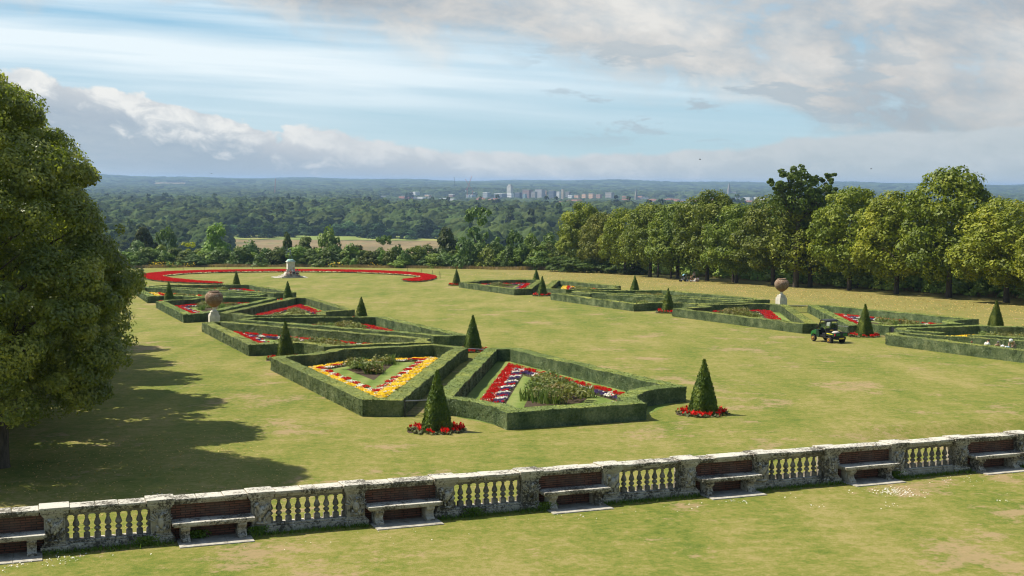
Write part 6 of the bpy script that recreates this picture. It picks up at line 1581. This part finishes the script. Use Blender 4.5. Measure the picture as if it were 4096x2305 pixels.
    protos = [house_parts((.52, .46, .40), roofr, 0), house_parts((.34, .18, .13), roofr, 1), house_parts((.66, .64, .60), roofd, 1), house_parts((.36, .2, .15), roofr, 3)]
    kinds = ['cream house with a red roof', 'brick house with a red roof', 'white house with a slate roof', 'long brick terrace with a red roof']
    spots = []
    def cl(x0, x1, D0, D1, n, where):
        for _ in range(n): spots.append((rng.uniform(x0, x1), rng.uniform(D0, D1), where))
    cl(2600, 2860, 3350, 4050, 34, 'in the suburb left of the ragged oak'); cl(2450, 2620, 3700, 4500, 8, 'beside the thin spire'); cl(3930, 4096, 3200, 5200, 26, 'in the suburb at the right edge'); cl(3560, 3680, 4500, 5600, 8, 'in the gap left of the tallest lime')
    cl(2950, 3080, 3400, 4400, 10, 'behind the ragged oak'); cl(1590, 1660, 3600, 3900, 7, 'at the left end of the town'); cl(1900, 2000, 3500, 3900, 7, 'below the long dark office block'); cl(1250, 1560, 4000, 4600, 8, 'in the woods left of the town'); cl(2230, 2330, 3000, 3600, 6, 'above the white terrace house')
    used = set()
    for j, (px, D, wh) in enumerate(spots):
        k = j % 4; X = at_px(px, D, 770); o = protos[k] if k not in used else copy_tree(protos[k]); used.add(k)
        o.location = (X, D, float(ground_z(X, D))); o.rotation_euler = (0, 0, rng.uniform(-.5, .5)); s_ = 1.15 + .3 * rng.random(); o.scale = (s_, s_, s_)
        tag(o, kinds[k] + ' ' + wh, 'house', kinds[k] + 's ' + wh)
    # cranes
    red = plain('crane_orange_paint', (.55, .14, .07), .6, .1, .2); dk = plain('crane_dark_paint', (.06, .07, .09), .6, .1, .2)
    def lattice(mb, a, b, w):
        a, b = Vector(a), Vector(b); d = (b - a).normalized(); s = d.cross(Vector((0, 1, 0))).normalized(); t = d.cross(s).normalized(); n = max(3, int((b - a).length / (w * 1.6)))
        for i in (-1, 1):
            for j in (-1, 1): mb.tube([a + (s * i + t * j) * w / 2, b + (s * i + t * j) * w / 2], w * .13, 4)
        for k in range(n):
            p = a.lerp(b, k / n); q = a.lerp(b, (k + 1) / n); sg = 1 if k % 2 else -1
            for j in (-1, 1): mb.tube([p + s * sg * w / 2 + t * j * w / 2, q - s * sg * w / 2 + t * j * w / 2], w * .09, 4); mb.tube([p + s * j * w / 2 + t * sg * w / 2, q + s * j * w / 2 - t * sg * w / 2], w * .09, 4)
    def crane(bx, by, mtx, mty, jx, jy, D, m, label, w=2.2, cj=None):
        P3 = lambda x, y: np.array([at_px(x, D, y), D, CAMZ + wdir(x, y)[2] * D])
        b = P3(bx, by); t = P3(mtx, mty) - b; j = P3(jx, jy) - b; z0 = float(ground_z(b[0], D)) - b[2]
        r = empty('tower_crane', b, 0, label, 'crane')
        mb = MB(); lattice(mb, (0, 0, z0), tuple(t), w); mb.build('mast', m, r)
        mb = MB(); lattice(mb, tuple(t), tuple(j), w * .8); mb.build('jib', m, r)
        if cj:
            c = P3(*cj) - b; mb = MB(); lattice(mb, tuple(t), tuple(c), w * .9); mb.build('counter_jib', m, r); MB().box(c[0] - 2, c[0] + 2, -1.5, 1.5, c[2] - 3.5, c[2]).build('counterweight', roofw, r)
    crane(1869, 785, 1869, 755, 1888, 703, 4150, red, 'right-leaning orange luffing crane with the highest jib', cj=(1863, 762))
    crane(1889, 785, 1890, 764, 1861, 717, 4200, red, 'left-leaning orange luffing crane with the lower mast', cj=(1896, 768))
    crane(1822, 765, 1819, 745, 1817, 708, 4400, dk, 'slim dark crane left of the orange cranes', 1.8)
    crane(1099, 790, 1101, 720, 1103, 715, 4300, red, 'single thin red crane far to the left', 1.6)
town()

# ------------------------------------------------------------------ birds
def birds():
    mb = MB(); mb.ell((0, 0, 0), (.06, .2, .06), 8, 6); mb.add([(0, .08, 0), (-.42, .02, .10), (-.40, -.06, .10), (0, -.08, 0)], [(0, 1, 2, 3)]); mb.add([(0, .08, 0), (0, -.08, 0), (.40, -.06, .10), (.42, .02, .10)], [(0, 1, 2, 3)])
    me = mb.mesh(); me.materials.append(plain('dark_feathers', (.04, .04, .045), .7))
    for i, (px, py, D) in enumerate([(2800, 638, 220), (3132, 689, 200), (845, 694, 230), (3485, 676, 260)]):
        d = wdir(px, py); o = bpy.data.objects.new('bird', me); link(o); o.location = [float(c) for c in CAM + d * D]; o.rotation_euler = (R(10), R(10 - 8 * i), 1.3 + i)
        tag(o, 'small dark bird flying ' + ['over the middle right', 'beside the ragged oak', 'above the left horizon', 'between the oak and the tallest lime'][i], 'bird', 'birds in the sky')
birds()

# ------------------------------------------------------------------ haze
def haze():
    mb = MB(); mb.box(-16500, 16500, -400, 16800, -4, 92)
    m, nt = newmat('valley_haze'); v = nd(nt, 'ShaderNodeVolumePrincipled'); v.inputs['Color'].default_value = (.42, .63, .95, 1); v.inputs['Density'].default_value = HAZE; v.inputs['Anisotropy'].default_value = .2
    o = nd(nt, 'ShaderNodeOutputMaterial'); nt.links.new(v.outputs[0], o.inputs['Volume'])
    tag(mb.build('haze', m), 'thin bluish air haze over the valley', 'haze', kind='stuff')
HAZE = 8.2e-5
haze()

# ------------------------------------------------------------------ sun, sky, camera
SD = UW * .68 + AW * -.47; SD = SD / np.hypot(SD[0], SD[1]) * .77     # shadow offset per metre of height
sunv = Vector((-SD[0], -SD[1], 1.0)).normalized()
EL = math.asin(sunv.z); AZ = math.atan2(sunv.x, sunv.y)
def sun():
    l = bpy.data.lights.new('sun', 'SUN'); l.energy = SUN_E; l.angle = R(.53); l.color = (1.0, .93, .80)
    o = bpy.data.objects.new('sun', l); link(o); o.rotation_euler = (-sunv).to_track_quat('-Z', 'Y').to_euler(); o.location = (0, 0, 200)
SUN_E = 5.0
sun()
def world():
    w = bpy.data.worlds.new('World'); S.world = w; w.use_nodes = True; nt = w.node_tree; nt.nodes.clear()
    sky = nd(nt, 'ShaderNodeTexSky', sky_type='NISHITA'); sky.sun_disc = False; sky.sun_elevation = EL; sky.sun_rotation = AZ; sky.altitude = 60; sky.air_density = 1.0; sky.dust_density = .6; sky.ozone_density = 1.5
    tc = nd(nt, 'ShaderNodeTexCoord'); sp = nd(nt, 'ShaderNodeSeparateXYZ'); nt.links.new(tc.outputs['Generated'], sp.inputs[0])
    mt = lambda op, a, b=None, c=None, cl=False: math_n(nt, op, a, b, c, cl)
    yy = mt('MAXIMUM', mt('ABSOLUTE', sp.outputs[1]), .08)
    K = F / 4096
    X = mt('ADD', mt('MULTIPLY', mt('DIVIDE', sp.outputs[0], yy), K), .5)          # 0..1 across the view of the valley
    Z = mt('MULTIPLY', mt('DIVIDE', sp.outputs[2], yy), K)                           # height above the true horizon, same unit
    def vec(sx, sz, ox=0, oz=0, shear=0):
        c = nd(nt, 'ShaderNodeCombineXYZ'); nt.links.new(mt('ADD', mt('MULTIPLY', X, sx), ox), c.inputs[0])
        zz = mt('ADD', Z, mt('MULTIPLY', X, shear)) if shear else Z
        nt.links.new(mt('ADD', mt('MULTIPLY', zz, sz), oz), c.inputs[1]); return c.outputs[0]
    def curve(stops, scale):   # piecewise value over X (0..1) -> height
        return mt('MULTIPLY', ramp(nt, X, [(p, q / scale) for p, q in stops]), scale)
    def soft(v, a, b): return ramp(nt, mt('DIVIDE', mt('SUBTRACT', v, a), b - a, None, True), [(0, 0), (1, 1)], 'EASE')
    sky_lin = mixc(nt, ramp(nt, Z, [(0, 0), (.17, 1)]), (.50, .66, .70), (.27, .53, .74))      # clear air seen low down
    clear = mixc(nt, soft(Z, .25, .6), sky_lin, mixc(nt, 1.0, sky.outputs[0], (.105, .115, .125), 'MULTIPLY'))
    # thin streaks
    s1 = noise_n(nt, 1.0, 4, .5, vec(1.3, 34, 3.1, 0, .055), .15); s2 = noise_n(nt, 1.0, 5, .55, vec(4.0, 70, 8.1, 0, .05), .3); s3 = noise_n(nt, 1.0, 3, .5, vec(.8, 11, 1.2, 4, .055), .1)
    st = mt('ADD', mt('MULTIPLY', s1, .55), mt('ADD', mt('MULTIPLY', s2, .22), mt('MULTIPLY', s3, .35)))
    stm = ramp(nt, st, [(.44, .08), (.54, .5), (.64, 1)])
    stm = mt('MULTIPLY', stm, ramp(nt, Z, [(.03, .15), (.06, .55), (.10, 1)]))
    stm = mt('MULTIPLY', stm, ramp(nt, X, [(.3, 1), (.75, .55)]))
    col = mixc(nt, stm, clear, (.80, .90, .95))
    # upper deck, grey and ragged, reaching down on the right
    nb = noise_n(nt, 1, 7, .60, vec(5.5, 10, 0, 0, .10), .25); nf = noise_n(nt, 1, 6, .62, vec(16, 30, 5, 2, .08), .3); nl = noise_n(nt, 1, 4, .55, vec(2.2, 6, 9, 5, .06), .2)
    lowb = curve([(0, .172), (.08, .175), (.20, .167), (.27, .155), (.34, .142), (.42, .130), (.50, .124), (.56, .104), (.64, .088), (.72, .082), (.77, .066), (.79, .050), (.84, .030), (.9, 0), (1, 0)], .2)
    wob = mt('ADD', mt('MULTIPLY', mt('SUBTRACT', nb, .5), .085), mt('MULTIPLY', mt('SUBTRACT', nf, .5), .05))
    dk = mt('SUBTRACT', mt('ADD', Z, wob), lowb)
    dm = soft(dk, -.016, .034)
    thin = ramp(nt, mt('ADD', mt('MULTIPLY', nb, .5), mt('MULTIPLY', nf, .5)), [(.37, .30), (.45, .80), (.55, 1)])
    dm = mt('MULTIPLY', dm, thin)
    dm = mt('MULTIPLY', dm, ramp(nt, Z, [(.0, 1), (.22, 1), (.45, .30), (1, .12)]))
    sh = mt('ADD', mt('MULTIPLY', nb, .45), mt('ADD', mt('MULTIPLY', nl, .4), mt('MULTIPLY', nf, .22)))
    dcol = ramp(nt, sh, [(.41, (.30, .335, .385)), (.48, (.41, .435, .465)), (.54, (.56, .565, .565)), (.64, (.76, .755, .73))])
    dcol = mixc(nt, ramp(nt, Z, [(.0, .75), (.05, .35), (.10, 0)]), dcol, (.43, .51, .555))
    edge = mt('MULTIPLY', ramp(nt, dk, [(.0, 0), (.012, .6), (.05, 0)]), ramp(nt, nf, [(.45, 0), (.6, 1)]))
    dcol = mixc(nt, mt('MULTIPLY', edge, .6), dcol, (.80, .82, .80))
    col = mixc(nt, dm, col, dcol)
    # small dark scraps under the deck's rim
    sc = noise_n(nt, 1, 6, .6, vec(9, 34, 2.2, 7.7, .03), .3)
    win = mt('MULTIPLY', ramp(nt, X, [(.48, 0), (.58, 1), (.85, 1), (.95, 0)]), ramp(nt, Z, [(.03, 0), (.06, 1), (.12, 1), (.15, 0)]))
    scm = mt('MULTIPLY', ramp(nt, sc, [(.545, 0), (.60, .8)]), win)
    col = mixc(nt, scm, col, (.42, .50, .56))
    # low bank on the left with bright billowing top
    topb = curve([(0, .103), (.04, .101), (.10, .090), (.16, .080), (.20, .072), (.235, .062), (.27, .050), (.33, .041), (.40, .036), (.45, .028), (.50, .0265), (.56, .025), (.60, .028), (.70, .033), (.80, .045), (1, .06)], .12)
    b1 = noise_n(nt, 1, 7, .56, vec(13, 24, 4.4, 1.1, .12), .35); b2 = noise_n(nt, 1, 5, .6, vec(36, 60, 1, 9, .1), .4)
    amp = ramp(nt, X, [(.0, .026), (.28, .036), (.40, .016), (.6, .012)])
    wb = mt('MULTIPLY', mt('ADD', mt('MULTIPLY', mt('SUBTRACT', b1, .5), 1.7), mt('MULTIPLY', mt('SUBTRACT', b2, .5), .55)), amp)
    t = mt('SUBTRACT', mt('ADD', topb, wb), Z)                    # depth below the bank's upper edge
    bm_ = soft(t, -.0022, .0036)
    bb = mt('ADD', mt('MULTIPLY', b1, .65), mt('MULTIPLY', b2, .35))
    lit = mt('SUBTRACT', mt('ADD', .023, mt('MULTIPLY', mt('SUBTRACT', bb, .5), .24)), t)
    litm = mt('MULTIPLY', mt('MULTIPLY', soft(lit, -.014, .020), ramp(nt, b2, [(.35, .45), (.6, 1)])), ramp(nt, X, [(.10, 1), (.27, .9), (.34, .5), (.45, .45), (.62, .3), (.8, .12)]))
    bcol = ramp(nt, t, [(.0, (.56, .60, .64)), (.03, (.40, .48, .56)), (.06, (.37, .46, .545)), (.10, (.36, .47, .56))])
    bcol = mixc(nt, ramp(nt, X, [(.3, 0), (.8, .7)]), bcol, (.46, .54, .575))
    bcol = mixc(nt, ramp(nt, noise_n(nt, 1, 5, .6, vec(5, 26, 1, 3, .06), .3), [(.45, 0), (.65, .35)]), bcol, (.56, .62, .66))
    bcol = mixc(nt, mt('MULTIPLY', litm, .88), bcol, (.88, .88, .85))
    col = mixc(nt, bm_, col, bcol)
    # added behind the viewer: cloudless, warm-tinted sky to lower the fill light
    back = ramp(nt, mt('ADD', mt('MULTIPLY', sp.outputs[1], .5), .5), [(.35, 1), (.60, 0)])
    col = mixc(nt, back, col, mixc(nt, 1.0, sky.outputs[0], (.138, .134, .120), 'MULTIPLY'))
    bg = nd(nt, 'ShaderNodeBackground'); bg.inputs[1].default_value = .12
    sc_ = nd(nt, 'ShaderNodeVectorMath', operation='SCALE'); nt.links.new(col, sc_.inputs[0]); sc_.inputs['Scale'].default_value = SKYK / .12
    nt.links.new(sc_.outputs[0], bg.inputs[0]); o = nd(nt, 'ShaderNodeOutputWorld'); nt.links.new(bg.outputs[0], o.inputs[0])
SKYK = .72
world()

cd = bpy.data.cameras.new('camera'); cam = bpy.data.objects.new('camera', cd); link(cam); S.camera = cam
cd.sensor_width = 36; cd.lens = F / 4096 * 36; cd.clip_start = .5; cd.clip_end = 60000
Rm = Matrix(((*(M @ np.array([1, 0, 0.])),), (*(M @ np.array([0, -1, 0.])),), (*(M @ np.array([0, 0, -1.])),))).transposed()
cam.matrix_world = Matrix.Translation(Vector(CAM)) @ Rm.to_4x4()
S.view_settings.view_transform = 'Standard'; S.view_settings.look = 'None'; S.view_settings.exposure = .55; S.view_settings.gamma = 1
S.render.engine = 'CYCLES'; S.cycles.use_denoising = True
S.cycles.max_bounces = 5; S.cycles.diffuse_bounces = 2; S.cycles.glossy_bounces = 2; S.cycles.transmission_bounces = 4; S.cycles.volume_bounces = 0; S.cycles.transparent_max_bounces = 6
S.cycles.use_adaptive_sampling = True; S.cycles.adaptive_threshold = .015
S.cycles.sample_clamp_indirect = 6; S.cycles.pixel_filter_type = 'BLACKMAN_HARRIS'; S.cycles.filter_width = 1.15
bpy.context.view_layer.update()
